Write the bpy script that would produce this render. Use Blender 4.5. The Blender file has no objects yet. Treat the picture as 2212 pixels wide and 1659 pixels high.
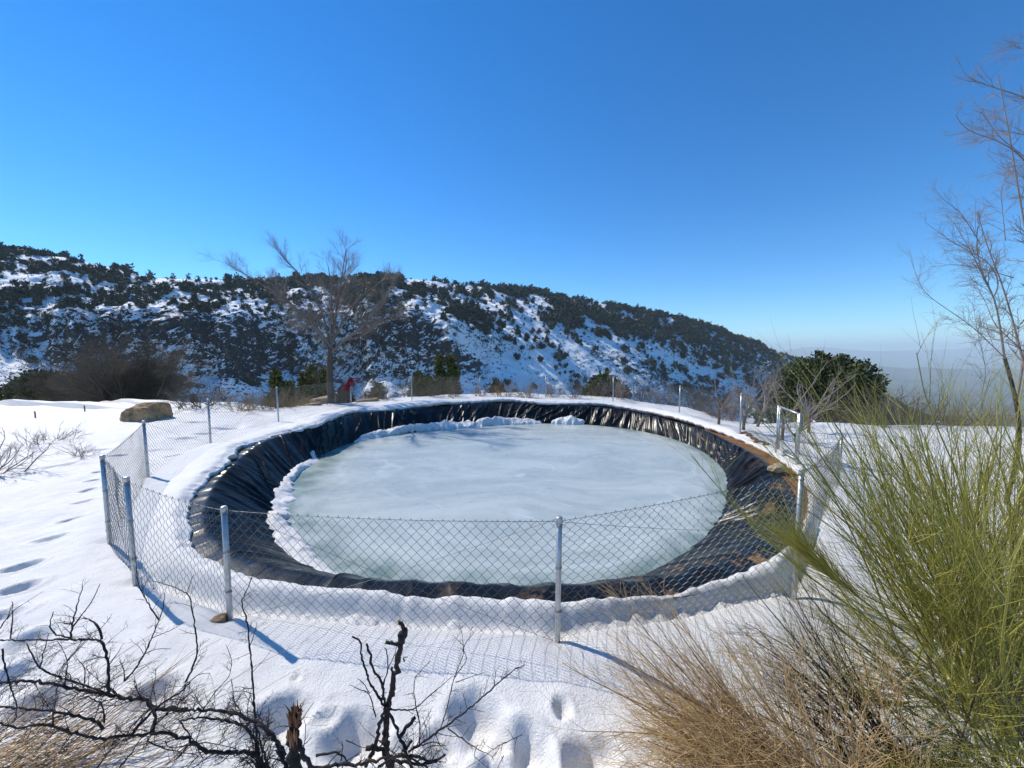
import bpy, math
import numpy as np
from math import radians as R

scene = bpy.context.scene
# ------------------------------------------------------------------ camera
F, CX, CY, HOR = 831.0, 1106.0, 829.5, 758.0       # photo measures (2212 px wide copy)
PITCH = math.atan((CY - HOR) / F)
CAM = np.array([0.0, 0.0, 2.1])
cd = bpy.data.cameras.new("camera")
cd.sensor_width = 36.0
cd.lens = 36.0 * F / 2212.0
cd.clip_start = 0.05
cd.clip_end = 60000.0
cam = bpy.data.objects.new("camera", cd)
scene.collection.objects.link(cam)
cam.location = CAM
cam.rotation_euler = (math.pi / 2 - PITCH, 0, 0)
scene.camera = cam
# ------------------------------------------------------------------ light
SUN_AZ, SUN_EL = R(-58), R(43)                      # azimuth measured from +Y towards +X
w = bpy.data.worlds.new("World")
scene.world = w
w.use_nodes = True
nt = w.node_tree
bg = nt.nodes["Background"]
sky = nt.nodes.new("ShaderNodeTexSky")
sky.sky_type = 'NISHITA'
sky.sun_disc = False
sky.sun_elevation = SUN_EL
sky.sun_rotation = SUN_AZ
sky.altitude = 1700
sky.air_density = 1.0
sky.dust_density = 0.0
sky.ozone_density = 4.0
hs = nt.nodes.new("ShaderNodeHueSaturation")
hs.inputs['Saturation'].default_value = 1.31
hs.inputs['Value'].default_value = 1.0
nt.links.new(sky.outputs[0], hs.inputs['Color'])
tint = nt.nodes.new("ShaderNodeMix"); tint.data_type = 'RGBA'; tint.blend_type = 'MULTIPLY'
tint.inputs[0].default_value = 1.0; tint.inputs[7].default_value = (0.74, 0.985, 1.06, 1)
nt.links.new(hs.outputs[0], tint.inputs[6]); nt.links.new(tint.outputs[2], bg.inputs['Color'])
bg.inputs['Strength'].default_value = 0.138
sl = bpy.data.lights.new("sun", 'SUN')
sl.energy = 3.9
sl.angle = R(0.5)
sl.color = (1.0, 0.94, 0.84)
so = bpy.data.objects.new("sun", sl)
scene.collection.objects.link(so)
so.rotation_euler = (math.pi / 2 - SUN_EL, 0, math.pi - SUN_AZ)
scene.view_settings.view_transform = 'Standard'
scene.view_settings.look = 'None'
scene.view_settings.exposure = 0.36
scene.view_settings.gamma = 1.0
scene.cycles.max_bounces = 6
scene.cycles.diffuse_bounces = 3
scene.cycles.glossy_bounces = 3
scene.cycles.transparent_max_bounces = 8
scene.cycles.volume_bounces = 2

# ------------------------------------------------------------------ helpers
def ray(px, py):
    cp, sp = math.cos(PITCH), math.sin(PITCH)
    a, b = (px - CX) / F, (py - CY) / F
    return np.array([a, cp - b * sp, -sp - b * cp])
def W(px, py, d):                                    # photo point at distance d along the view axis
    return CAM + d * ray(px, py)
def G(px, py, z=0.0):                                # photo point on the level z
    r = ray(px, py)
    return CAM + r * ((z - CAM[2]) / r[2])

def _hash(ix, iy, s):
    h = (ix.astype(np.int64) * 374761393 + iy.astype(np.int64) * 668265263 + s * 1442695041) & 0x7fffffff
    h = ((h ^ (h >> 13)) * 1274126177) & 0x7fffffff
    return ((h ^ (h >> 16)) & 0xffff) / 65535.0
def noise(x, y, s=0):
    x = np.asarray(x, float); y = np.asarray(y, float)
    ix, iy = np.floor(x), np.floor(y)
    fx, fy = x - ix, y - iy
    fx = fx * fx * fx * (fx * (fx * 6 - 15) + 10); fy = fy * fy * fy * (fy * (fy * 6 - 15) + 10)
    a, b = _hash(ix, iy, s), _hash(ix + 1, iy, s)
    c, d = _hash(ix, iy + 1, s), _hash(ix + 1, iy + 1, s)
    return (a + (b - a) * fx + (c - a) * fy + (a - b - c + d) * fx * fy) * 2 - 1
def fbm(x, y, o=4, s=0, g=0.5):
    t, a = 0, 1.0
    for i in range(o):
        t = t + a * noise(x * 2 ** i + 17.3 * i, y * 2 ** i - 9.1 * i, s + i); a *= g
    return t
def sstep(a, b, x):
    t = np.clip((np.asarray(x, float) - a) / (b - a), 0, 1)
    return t * t * (3 - 2 * t)

class MB:
    def __init__(s): s.v = []; s.q = []; s.t = []; s.c = []; s.n = 0
    def add(s, v, q=None, t=None, c=0.5):
        v = np.asarray(v, float).reshape(-1, 3)
        if q is not None and len(q): s.q.append(np.asarray(q, int).reshape(-1, 4) + s.n)
        if t is not None and len(t): s.t.append(np.asarray(t, int).reshape(-1, 3) + s.n)
        s.v.append(v); s.c.append(np.full(len(v), c) if np.isscalar(c) else np.asarray(c, float)); s.n += len(v)
    def tube(s, p, r, k=4, c=0.5, cap=False):
        p = np.asarray(p, float); n = len(p)
        r = np.full(n, r) if np.isscalar(r) else np.asarray(r, float)
        t = np.gradient(p, axis=0)
        t /= np.linalg.norm(t, axis=1, keepdims=True) + 1e-9
        m = np.abs(t.mean(0)); ref = np.zeros(3); ref[np.argmin(m)] = 1
        a = np.cross(t, ref); a /= np.linalg.norm(a, axis=1, keepdims=True) + 1e-9
        b = np.cross(t, a)
        th = np.arange(k) * 2 * math.pi / k
        v = p[:, None] + r[:, None, None] * (np.cos(th)[None, :, None] * a[:, None] + np.sin(th)[None, :, None] * b[:, None])
        i, j = np.meshgrid(np.arange(n - 1), np.arange(k), indexing='ij'); j2 = (j + 1) % k
        q = np.stack([i * k + j, i * k + j2, (i + 1) * k + j2, (i + 1) * k + j], -1).reshape(-1, 4)
        v = v.reshape(-1, 3); tr = []
        if cap:
            v = np.vstack([v, p[:1], p[-1:]]); z = n * k
            for e in range(k):
                e2 = (e + 1) % k
                tr += [[e2, e, z], [(n - 1) * k + e, (n - 1) * k + e2, z + 1]]
        s.add(v, q, tr, c)
    def box(s, lo, hi):
        x0, y0, z0 = lo; x1, y1, z1 = hi
        s.add([[x0,y0,z0],[x1,y0,z0],[x1,y1,z0],[x0,y1,z0],[x0,y0,z1],[x1,y0,z1],[x1,y1,z1],[x0,y1,z1]],
              [[0,3,2,1],[4,5,6,7],[0,1,5,4],[1,2,6,5],[2,3,7,6],[3,0,4,7]])
    def grid(s, P, c=None, wrap=False):
        n, m = P.shape[:2]
        i, j = np.meshgrid(np.arange(n - (0 if wrap else 1)), np.arange(m - 1), indexing='ij'); i2 = (i + 1) % n
        q = np.stack([i * m + j, i2 * m + j, i2 * m + j + 1, i * m + j + 1], -1).reshape(-1, 4)
        s.add(P.reshape(-1, 3), q, None, 0.5 if c is None else np.asarray(c).reshape(-1))
    def mesh(s, name, mat, smooth=True):
        me = bpy.data.meshes.new(name)
        v = np.vstack(s.v); me.vertices.add(len(v)); me.vertices.foreach_set('co', v.ravel().astype(np.float32))
        q = np.vstack(s.q) if s.q else np.zeros((0, 4), int); t = np.vstack(s.t) if s.t else np.zeros((0, 3), int)
        idx = np.concatenate([q.ravel(), t.ravel()]).astype(np.int32)
        tot = np.concatenate([np.full(len(q), 4), np.full(len(t), 3)])
        st = np.concatenate([[0], np.cumsum(tot)[:-1]]).astype(np.int32)
        me.loops.add(len(idx)); me.loops.foreach_set('vertex_index', idx)
        me.polygons.add(len(st)); me.polygons.foreach_set('loop_start', st)
        me.update(calc_edges=True)
        me.polygons.foreach_set('use_smooth', np.full(len(st), smooth))
        at = me.attributes.new('tone', 'FLOAT', 'POINT'); at.data.foreach_set('value', np.concatenate(s.c).astype(np.float32))
        me.materials.append(mat); me.validate(); me.update()
        return me
    def build(s, name, mat, parent=None, smooth=True, origin=None):
        if origin is None and parent is not None: origin = parent.location
        if origin is not None:
            o = np.array(origin[:]); s.v = [x - o for x in s.v]
        ob = bpy.data.objects.new(name, s.mesh(name, mat, smooth))
        scene.collection.objects.link(ob)
        if parent is not None: ob.parent = parent
        elif origin is not None: ob.location = origin
        return ob

def tag(o, label=None, cat=None, group=None, kind=None):
    if label: o['label'] = label
    if cat: o['category'] = cat
    if group: o['group'] = group
    if kind: o['kind'] = kind
    return o
def thing(name, loc, label, cat, group=None):
    o = bpy.data.objects.new(name, None); scene.collection.objects.link(o)
    o.location = [float(c) for c in loc]; o.empty_display_size = 0.2
    return tag(o, label, cat, group)
def copy_thing(o, loc, rz=0.0, sc=1.0, label=None):
    c = o.copy(); scene.collection.objects.link(c)
    c.location = [float(q) for q in loc]; c.rotation_euler = (0, 0, rz); c.scale = (sc, sc, sc)
    if label: c['label'] = label
    for ch in o.children:
        d = ch.copy(); scene.collection.objects.link(d); d.parent = c
    return c

# ------------------------------------------------------------------ materials
class M:
    def __init__(s, name, rough=0.6, metal=0.0, spec=0.5):
        s.m = bpy.data.materials.new(name); s.m.use_nodes = True; s.t = s.m.node_tree
        s.b = s.t.nodes['Principled BSDF']
        s.b.inputs['Roughness'].default_value = rough; s.b.inputs['Metallic'].default_value = metal
        s.b.inputs['Specular IOR Level'].default_value = spec
        s.pos = s.t.nodes.new('ShaderNodeTexCoord').outputs['Object']
    def link(s, a, b): s.t.links.new(a, b)
    def tone(s):
        n = s.t.nodes.new('ShaderNodeAttribute'); n.attribute_name = 'tone'; return n.outputs['Fac']
    def mapping(s, scale=(1, 1, 1), rot=(0, 0, 0)):
        n = s.t.nodes.new('ShaderNodeMapping'); n.inputs['Scale'].default_value = scale; n.inputs['Rotation'].default_value = rot
        s.link(s.pos, n.inputs['Vector']); return n.outputs[0]
    def noise(s, scale, detail=4, vec=None, rough=0.5, dist=0.0):
        n = s.t.nodes.new('ShaderNodeTexNoise'); n.inputs['Scale'].default_value = scale; n.inputs['Detail'].default_value = detail
        n.inputs['Roughness'].default_value = rough; n.inputs['Distortion'].default_value = dist
        s.link(vec or s.pos, n.inputs['Vector']); return n.outputs['Fac']
    def ramp(s, fac, stops):
        n = s.t.nodes.new('ShaderNodeValToRGB'); e = n.color_ramp.elements
        while len(e) < len(stops): e.new(0.5)
        for i, (p, c) in enumerate(stops):
            e[i].position = p; e[i].color = (*c, 1) if not np.isscalar(c) else (c, c, c, 1)
        s.link(fac, n.inputs[0]); return n.outputs['Color']
    def mix(s, fac, a, b, mode='MIX'):
        n = s.t.nodes.new('ShaderNodeMix'); n.data_type = 'RGBA'; n.blend_type = mode
        for i, v in ((0, fac), (6, a), (7, b)):
            if isinstance(v, (int, float)): n.inputs[i].default_value = v if i == 0 else (v, v, v, 1)
            elif isinstance(v, tuple): n.inputs[i].default_value = (*v, 1)
            else: s.link(v, n.inputs[i])
        return n.outputs[2]
    def math(s, op, a, b=0.0):
        n = s.t.nodes.new('ShaderNodeMath'); n.operation = op
        for i, v in ((0, a), (1, b)):
            if isinstance(v, (int, float)): n.inputs[i].default_value = v
            else: s.link(v, n.inputs[i])
        return n.outputs[0]
    def col(s, c):
        if isinstance(c, tuple): s.b.inputs['Base Color'].default_value = (*c, 1)
        else: s.link(c, s.b.inputs['Base Color'])
        return s
    def rough(s, f): s.link(f, s.b.inputs['Roughness']); return s
    def bump(s, h, strength=0.3, dist=0.02, prev=None):
        n = s.t.nodes.new('ShaderNodeBump'); n.inputs['Strength'].default_value = strength; n.inputs['Distance'].default_value = dist
        s.link(h, n.inputs['Height'])
        if prev is not None: s.link(prev, n.inputs['Normal'])
        s.link(n.outputs[0], s.b.inputs['Normal']); return n.outputs[0]

def toned(name, stops, rough=0.7, nscale=30, bump=0.0, spec=0.3):
    m = M(name, rough, spec=spec)
    f = m.math('ADD', m.math('MULTIPLY', m.tone(), 0.75), m.math('MULTIPLY', m.noise(nscale), 0.25))
    m.col(m.ramp(f, stops))
    if bump: m.bump(m.noise(nscale * 2), bump, 0.01)
    return m.m

m = M("snow_material", 0.5, spec=0.35)
m.col(m.mix(m.ramp(m.noise(0.8, 3), [(0.35, 0.0), (0.7, 1.0)]), (0.77, 0.745, 0.705), (0.84, 0.815, 0.775)))
b1 = m.bump(m.noise(9, 5, rough=0.6), 0.28, 0.05)
b2 = m.bump(m.noise(70, 3, rough=0.7), 0.7, 0.014, b1)
m.bump(m.noise(240, 1), 0.7, 0.005, b2)
SNOW = m.m

m = M("ice_material", 0.35, spec=0.5)
warp = m.t.nodes.new('ShaderNodeVectorMath'); warp.operation = 'ADD'
nz = m.t.nodes.new('ShaderNodeTexNoise'); nz.inputs['Scale'].default_value = 0.35; m.link(m.pos, nz.inputs['Vector'])
vm = m.t.nodes.new('ShaderNodeVectorMath'); vm.operation = 'SCALE'; vm.inputs['Scale'].default_value = 2.2
m.link(nz.outputs['Color'], vm.inputs[0]); m.link(m.pos, warp.inputs[0]); m.link(vm.outputs[0], warp.inputs[1])
mp = m.t.nodes.new('ShaderNodeMapping'); mp.inputs['Scale'].default_value = (0.45, 1.5, 1); m.link(warp.outputs[0], mp.inputs['Vector'])
streak = m.ramp(m.noise(1.1, 6, mp.outputs[0], 0.6), [(0.40, 0.0), (0.63, 1.0)])
base = m.mix(streak, (0.365, 0.415, 0.40), (0.485, 0.53, 0.505))
mott = m.ramp(m.noise(6, 6, rough=0.7), [(0.35, 0.0), (0.75, 1.0)])
base = m.mix(m.math('MULTIPLY', mott, 0.25), base, (0.55, 0.60, 0.585))
thin = m.mix(m.ramp(m.noise(2.4, 5, warp.outputs[0]), [(0.4, 0.0), (0.65, 1.0)]), (0.17, 0.24, 0.21), (0.38, 0.43, 0.39))
ring = m.math('SINE', m.math('ADD', m.math('MULTIPLY', m.tone(), 17.0), m.math('MULTIPLY', m.noise(0.9, 3), 14.0)))
ring = m.math('MULTIPLY', m.ramp(ring, [(0.55, 0.0), (0.95, 1.0)]), m.ramp(m.noise(0.6, 3, warp.outputs[0]), [(0.42, 0.0), (0.6, 0.55)]))
base = m.mix(ring, base, (0.57, 0.625, 0.61))
crk = m.t.nodes.new('ShaderNodeTexVoronoi'); crk.feature = 'DISTANCE_TO_EDGE'; crk.inputs['Scale'].default_value = 0.42; m.link(warp.outputs[0], crk.inputs['Vector'])
crack = m.math('MULTIPLY', m.ramp(crk.outputs['Distance'], [(0.0, 1.0), (0.006, 0.0)]), m.ramp(m.noise(1.2, 3), [(0.52, 0.0), (0.6, 0.6)]))
base = m.mix(crack, base, (0.66, 0.70, 0.69))
edge = m.math('ADD', m.tone(), m.math('MULTIPLY', m.math('SUBTRACT', m.noise(1.3, 3), 0.5), 0.55))
m.col(m.mix(m.ramp(edge, [(0.12, 1.0), (0.42, 0.0)]), base, thin))
m.rough(m.ramp(mott, [(0.0, 0.26), (1.0, 0.5)]))
m.bump(m.noise(40, 4, rough=0.7), 0.12, 0.01, m.bump(m.noise(2.0, 4, warp.outputs[0]), 0.10, 0.03))
ICE = m.m

m = M("liner_plastic", 0.3, spec=0.24)
dirt = m.math('MULTIPLY', m.tone(), m.ramp(m.noise(2.6, 6, rough=0.65), [(0.54, 0.0), (0.62, 1.0)]))
dust = m.mix(m.ramp(m.noise(5, 4), [(0.4, 0.0), (0.75, 1.0)]), (0.006, 0.0065, 0.007), (0.015, 0.0155, 0.0165))
m.col(m.mix(dirt, dust, m.mix(m.noise(14, 4), (0.15, 0.075, 0.035), (0.30, 0.19, 0.09))))
m.rough(m.mix(dirt, m.ramp(m.noise(8, 3), [(0.3, 0.24), (0.8, 0.42)]), 0.9))
m.bump(m.noise(22, 3), 0.12, 0.01)
LINER = m.m

m = M("soil_material", 0.95, spec=0.1)
m.col(m.ramp(m.noise(7, 6, rough=0.7), [(0.3, (0.12, 0.06, 0.03)), (0.55, (0.24, 0.125, 0.06)), (0.8, (0.36, 0.21, 0.11))]))
m.bump(m.noise(40, 5, rough=0.7), 0.8, 0.02)
SOIL = m.m

def rock_mat(name, a, b, c):
    m = M(name, 0.9, spec=0.2)
    m.col(m.ramp(m.noise(6, 7, rough=0.7), [(0.3, a), (0.5, b), (0.72, c)]))
    m.bump(m.noise(14, 6, rough=0.7), 0.6, 0.04)
    return m.m
ROCK_BROWN = rock_mat("brown_rock", (0.16, 0.10, 0.055), (0.36, 0.23, 0.12), (0.50, 0.35, 0.20))
ROCK_TAN = rock_mat("tan_rock", (0.24, 0.17, 0.10), (0.45, 0.34, 0.21), (0.58, 0.47, 0.32))

m = M("galvanised_steel", 0.42, 0.75, 0.5)
m.col(m.ramp(m.noise(25, 5, rough=0.7), [(0.3, (0.36, 0.38, 0.38)), (0.7, (0.60, 0.62, 0.62))]))
m.rough(m.ramp(m.noise(40, 3), [(0.3, 0.35), (0.8, 0.6)]))
STEEL = m.m
m = M("fence_wire", 0.42, 0.6, 0.5)
m.col(m.ramp(m.noise(3, 3), [(0.3, (0.10, 0.11, 0.11)), (0.7, (0.19, 0.20, 0.20))]))
WIRE = m.m
m = M("red_fabric", 0.85, spec=0.1)
m.col(m.ramp(m.noise(9, 4), [(0.3, (0.24, 0.012, 0.025)), (0.7, (0.42, 0.035, 0.05))])); m.bump(m.noise(40, 3), 0.4, 0.01)
RED = m.m
BARK_DARK = toned("dark_bark", [(0.2, (0.018, 0.013, 0.011)), (0.6, (0.055, 0.040, 0.034)), (0.9, (0.13, 0.10, 0.085))], 0.8, 40, 0.5)
BARK_GREY = toned("grey_bark", [(0.2, (0.055, 0.042, 0.034)), (0.6, (0.14, 0.105, 0.082)), (0.9, (0.26, 0.21, 0.17))], 0.85, 14, 0.5)
BARK_RED = toned("young_bark", [(0.2, (0.10, 0.06, 0.05)), (0.6, (0.20, 0.14, 0.12)), (0.9, (0.36, 0.29, 0.25))], 0.7, 14, 0.3)
CROWN_TWIG = toned("crown_twig", [(0.2, (0.085, 0.072, 0.060)), (0.6, (0.20, 0.168, 0.138)), (0.9, (0.38, 0.33, 0.28))], 0.85, 14, 0.3)
WOOD = toned("split_wood", [(0.2, (0.12, 0.045, 0.02)), (0.6, (0.28, 0.12, 0.05)), (0.9, (0.45, 0.26, 0.13))], 0.8, 60, 0.4)
CUT = toned("cut_wood", [(0.2, (0.3, 0.22, 0.13)), (0.9, (0.5, 0.4, 0.27))], 0.8, 60, 0.3)
BROOM = toned("green_broom_stem", [(0.1, (0.06, 0.066, 0.016)), (0.35, (0.22, 0.21, 0.036)), (0.65, (0.52, 0.46, 0.08)), (0.95, (0.70, 0.58, 0.18))], 0.55, 6, 0, 0.4)
STRAW = toned("dry_straw_stem", [(0.1, (0.09, 0.05, 0.03)), (0.4, (0.38, 0.23, 0.09)), (0.7, (0.70, 0.47, 0.20)), (0.95, (0.84, 0.65, 0.35))], 0.6, 6, 0, 0.35)
SCRUB = toned("scrub_twig", [(0.1, (0.050, 0.047, 0.038)), (0.5, (0.118, 0.104, 0.078)), (0.9, (0.24, 0.19, 0.14))], 0.85, 3)
PALE_TWIG = toned("pale_twig", [(0.1, (0.12, 0.09, 0.075)), (0.5, (0.24, 0.19, 0.16)), (0.9, (0.42, 0.36, 0.31))], 0.8, 5)
def foliage(name, a, b, c):
    return toned(name, [(0.1, a), (0.5, b), (0.9, c)], 0.65, 2.5, 0, 0.25)
FOL_BUSH = foliage("juniper_foliage", (0.022, 0.032, 0.008), (0.080, 0.095, 0.022), (0.17, 0.18, 0.040))
FOL_PINE = foliage("pine_foliage", (0.016, 0.024, 0.010), (0.055, 0.068, 0.024), (0.12, 0.135, 0.045))
FOL_FAR = foliage("far_foliage", (0.010, 0.023, 0.015), (0.026, 0.047, 0.027), (0.058, 0.080, 0.040))
GRASS_DRY = toned("dry_brush", [(0.1, (0.12, 0.08, 0.04)), (0.5, (0.25, 0.17, 0.09)), (0.9, (0.42, 0.31, 0.17))], 0.85, 3)

# ------------------------------------------------------------------ plan of the pond
C0 = np.array([-0.35, 9.0])
ICE_Z = -0.60
def rim_drop(px, py):                                # the rim sits lower on the gate side
    return -0.17 * float(sstep(1180, 1480, px) * sstep(1225, 1090, py))
def polar(pts, z, rim=False):
    g = np.array([G(x, y, z + (rim_drop(x, y) if rim else 0))[:2] for x, y in pts]) - C0
    th = np.arctan2(g[:, 1], g[:, 0]) % (2 * math.pi); r = np.hypot(g[:, 0], g[:, 1])
    o = np.argsort(th); return th[o], r[o]
def rfun(pts, z, sm=0.05, rim=False):
    th, r = polar(pts, z, rim)
    T = np.linspace(0, 2 * math.pi, 2001)[:-1]
    y = np.interp(T, th, r, period=2 * math.pi)
    k = np.exp(-0.5 * (np.minimum(T, 2 * math.pi - T) / sm) ** 2); k /= k.sum()
    y = np.real(np.fft.ifft(np.fft.fft(y) * np.fft.fft(k)))
    return lambda t: np.interp(np.asarray(t) % (2 * math.pi), T, y, period=2 * math.pi)
R_ICE = rfun([(1175,914),(1040,919),(920,930),(800,946),(735,962),(690,985),(650,1015),(618,1050),(597,1090),(592,1120),(600,1160),(640,1210),(720,1246),
              (850,1268),(1000,1282),(1200,1284),(1350,1262),(1440,1218),(1490,1190),(1545,1135),(1572,1080),(1577,1045),(1566,1010),(1540,985),(1500,962),(1440,942),(1360,926),(1290,918)], ICE_Z)
SNOW_PTS = [(1100,868),(1170,872),(1300,876),(1400,890),(1480,911),(1555,932),(1620,953),(1680,985),(1728,1022),(1748,1065),(1742,1110),(1725,1155),(1685,1195),(1600,1236),(1500,1262),(1400,1279),
            (1200,1291),(1000,1283),(800,1276),(650,1266),(520,1235),(440,1205),(405,1165),(400,1130),(415,1090),(445,1040),(480,1010),(505,985),(560,950),(620,932),(690,920),(722,905),(760,892),(850,884),(950,876)]
R_SNOW = rfun(SNOW_PTS, 0.08, 0.02, True)
_zt, _ = polar(SNOW_PTS, 0.08, True)
_zo = sorted((math.atan2(*(G(x, y, 0.08 + rim_drop(x, y))[:2] - C0)[::-1]) % (2 * math.pi), rim_drop(x, y)) for x, y in SNOW_PTS)
_T = np.linspace(0, 2 * math.pi, 721); _zs = np.interp(_T, [a for a, b in _zo], [b for a, b in _zo], period=2 * math.pi)
for _ in range(60): _zs = (np.roll(_zs, 2) + _zs + np.roll(_zs, -2)) / 3
def RZ(t): return np.interp(np.asarray(t) % (2 * math.pi), _T, _zs)
R_LINER0 = rfun([(1100,868),(1170,872),(1300,878),(1400,894),(1500,924),(1570,950),(1630,980),(1680,1025),(1705,1075),(1712,1110),(1698,1155),(1670,1196),(1600,1236),(1500,1262),(1400,1279),
            (1200,1291),(1000,1283),(800,1276),(650,1266),(520,1235),(440,1205),(405,1165),(400,1130),(415,1090),(445,1040),(480,1010),(505,985),(560,950),(620,932),(690,920),(722,905),(760,892),(850,884),(950,876)], 0.06, 0.05, True)
def R_LINER(t): return np.maximum(R_LINER0(t), R_ICE(t) + 0.22)
EDGE_PTS = [(-900,860),(-300,866),(0,868),(150,868),(270,870),(330,884),(400,900),(470,907),(560,902),(640,887),(720,876),(820,868),(900,861),(1037,853),(1180,853),(1325,862),(1420,875),(1500,892),(1560,903),(1650,906),(1750,910),(1850,914),(2000,914),(2212,922),(2600,935)]
_eth, _er = polar(EDGE_PTS, 0.0)
def R_EDGE(t):
    return np.interp(np.asarray(t) % (2 * math.pi), np.concatenate([_eth, [R(195), R(270), R(345)]])[_eo], np.concatenate([_er, [24, 30, 24]])[_eo], period=2 * math.pi)
_eo = np.argsort(np.concatenate([_eth, [R(195), R(270), R(345)]]))

# fence posts: photo foot (x, y), photo y of the head, distance
_PD = [('A',497,1340,1097,2.98),('D',292,1250,1032,3.42),('E',236,1160,985,4.22),('F',321,1033,910,6.3),('G',455,955,862,8.7),('H',602,912,836,11.2),('I',759,880,818,14.4),('J',890,868,810,16.2),('K',1037,862,812,17.6),
       ('L',1179,862,812,17.0),('M',1324,874,813,15.0),('N',1467,893,833,13.0),('O',1598,945,850,9.9),('P',1677,981,876,8.2),('Q',1721,1010,893,7.35),('S',1808,1073,944,6.25),('C',1717,1262,1018,3.28),('B',1204,1386,1118,2.74)]
POSTS, HEADZ = {}, {}
for n, px, pf, ph, d in _PD:
    r = ray(px, pf); POSTS[n] = np.array([r[0] / r[1] * d, d])
    r = ray(px, ph); HEADZ[n] = CAM[2] + r[2] / r[1] * d
ORDER = list('ADEFGHIJKLMNOPQSCB')

FOOT = []      # x, y, half length, half width, angle, depth
def foot(px, py, L=0.17, Wd=0.09, ang=0.6, dep=0.13, z=0.03):
    g = G(px, py, z); FOOT.append((g[0], g[1], L, Wd, ang, dep))
for a in [(178,1076,.15,.07),(150,1112,.16,.07),(108,1150,.18,.08),(45,1204,.19,.09),(38,1252,.19,.10),(-8,1315,.2,.11),(64,1362,.16,.12),(20,1430,.16,.11),(188,1052,.13,.06),(200,1035,.13,.06),(212,1020,.12,.06)]:
    foot(a[0], a[1], a[2] * .68, a[3] * .85, ang=0.75, dep=0.05 if a[1] < 1200 else .08)
for a in [(602,1522,.16,.13,.2,.16),(768,1562,.17,.13,-.1,.17),(1035,1518,.19,.13,-.7,.18),(1105,1560,.12,.10,.3,.10),(1150,1592,.10,.15,.2,.16),(1265,1625,.09,.16,.1,.22),(1215,1500,.05,.06,0,.06),
          (950,1560,.09,.07,.2,.06),(980,1590,.10,.08,.2,.07),(700,1525,.07,.05,.3,.04),(330,1470,.12,.10,.5,.12),(90,1490,.14,.12,.4,.14),(1300,1590,.09,.07,.2,.08),(850,1590,.10,.08,.1,.08),(640,1440,.03,.03,0,.02),(1060,1640,.14,.12,.3,.14)]:
    foot(*a)
for a in [(355,972,.28,.13),(400,945,.3,.12),(445,935,.25,.1),(490,925,.3,.1),(375,990,.15,.08),(425,920,.3,.1),(130,1005,.2,.1),(215,972,.2,.1),(255,985,.18,.08),(60,1020,.2,.1)]:
    foot(*a, ang=0.3, dep=0.07)
for t in np.linspace(0, 1, 16):               # walked line along the far right berm
    foot(1380 + 190 * t, 887 + 42 * t + 3 * math.sin(9 * t), .16, .09, -1.0, .07, .12)

def fence_dist(x, y):
    best = np.full(x.shape, 1e9)
    for i in range(len(ORDER)):
        a, b = POSTS[ORDER[i]], POSTS[ORDER[(i + 1) % len(ORDER)]]
        ab = b - a; L2 = (ab ** 2).sum()
        t = np.clip(((x - a[0]) * ab[0] + (y - a[1]) * ab[1]) / L2, 0, 1)
        dx, dy = x - a[0] - t * ab[0], y - a[1] - t * ab[1]
        d = np.hypot(dx, dy)
        s = np.where(dx * (C0[0] - a[0]) + dy * (C0[1] - a[1]) > 0, 1, -1)   # + inside
        best = np.where(d < np.abs(best), d * s, best)
    return best
def H(x, y):                                   # snow surface height
    x = np.asarray(x, float); y = np.asarray(y, float)
    dx, dy = x - C0[0], y - C0[1]
    th = np.arctan2(dy, dx); r = np.hypot(dx, dy)
    s = r - R_SNOW(th)
    fd = fence_dist(x, y)
    near = sstep(7.5, 3.5, y)
    berm = 0.03 + (0.12 + 0.07 * sstep(10, 15, y)) * sstep(1.3, 0.25, s)
    q = np.clip(s, 0, None) / (np.clip(s, 0, None) + np.abs(fd) + 1e-6)
    fr = np.where(fd > 0, 0.135 - 0.195 * sstep(0.12, 0.98, q), -0.06) - 0.03 * np.exp(-((fd - 0.07) / 0.06) ** 2) + 0.03 * np.exp(-((fd + 0.30) / 0.22) ** 2)
    z = berm * (1 - near) + fr * near
    z = z + 0.05 * (1 - 0.75 * near * sstep(1.2, 0.3, np.abs(fd))) * fbm(x * 0.55, y * 0.55, 3, 3) + 0.012 * fbm(x * 2.6, y * 2.6, 3, 9)
    z = z + 0.10 * sstep(-6.5, -10, x) * sstep(6, 12, y)
    z = z + 0.10 * sstep(1.6, 0.2, y) - 0.10 * sstep(5, 8, x)
    z = z + RZ(th) * sstep(4.5, 0.4, s)
    for n in ORDER:
        px, py = POSTS[n]
        z = z - 0.04 * np.exp(-(((x - px) ** 2 + (y - py) ** 2) / 0.09 ** 2))
    for fx, fy, L, Wd, a, dep in FOOT:
        ca, sa = math.cos(a), math.sin(a)
        ex, ey = x - fx, y - fy
        q = np.sqrt(((ex * ca + ey * sa) / L) ** 2 + ((-ex * sa + ey * ca) / Wd) ** 2)
        q = q + 0.12 * noise(x * 14, y * 14, 5)
        z = z - dep * sstep(1.35, 0.35, q) * 0.78 + 0.012 * np.exp(-((q - 1.45) / 0.3) ** 2)
    e = r - R_EDGE(th)
    drop = np.clip(e + 0.3 * fbm(x * 0.4, y * 0.4, 2, 8), 0, None)
    z = z - np.where(drop < 3, 0.09 * drop ** 2, 0.81 + 0.54 * (drop - 3)) * (1 - 0.35 * sstep(40, 120, drop))
    return z
def Hs(x, y): return float(H(np.array([x]), np.array([y]))[0])

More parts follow.
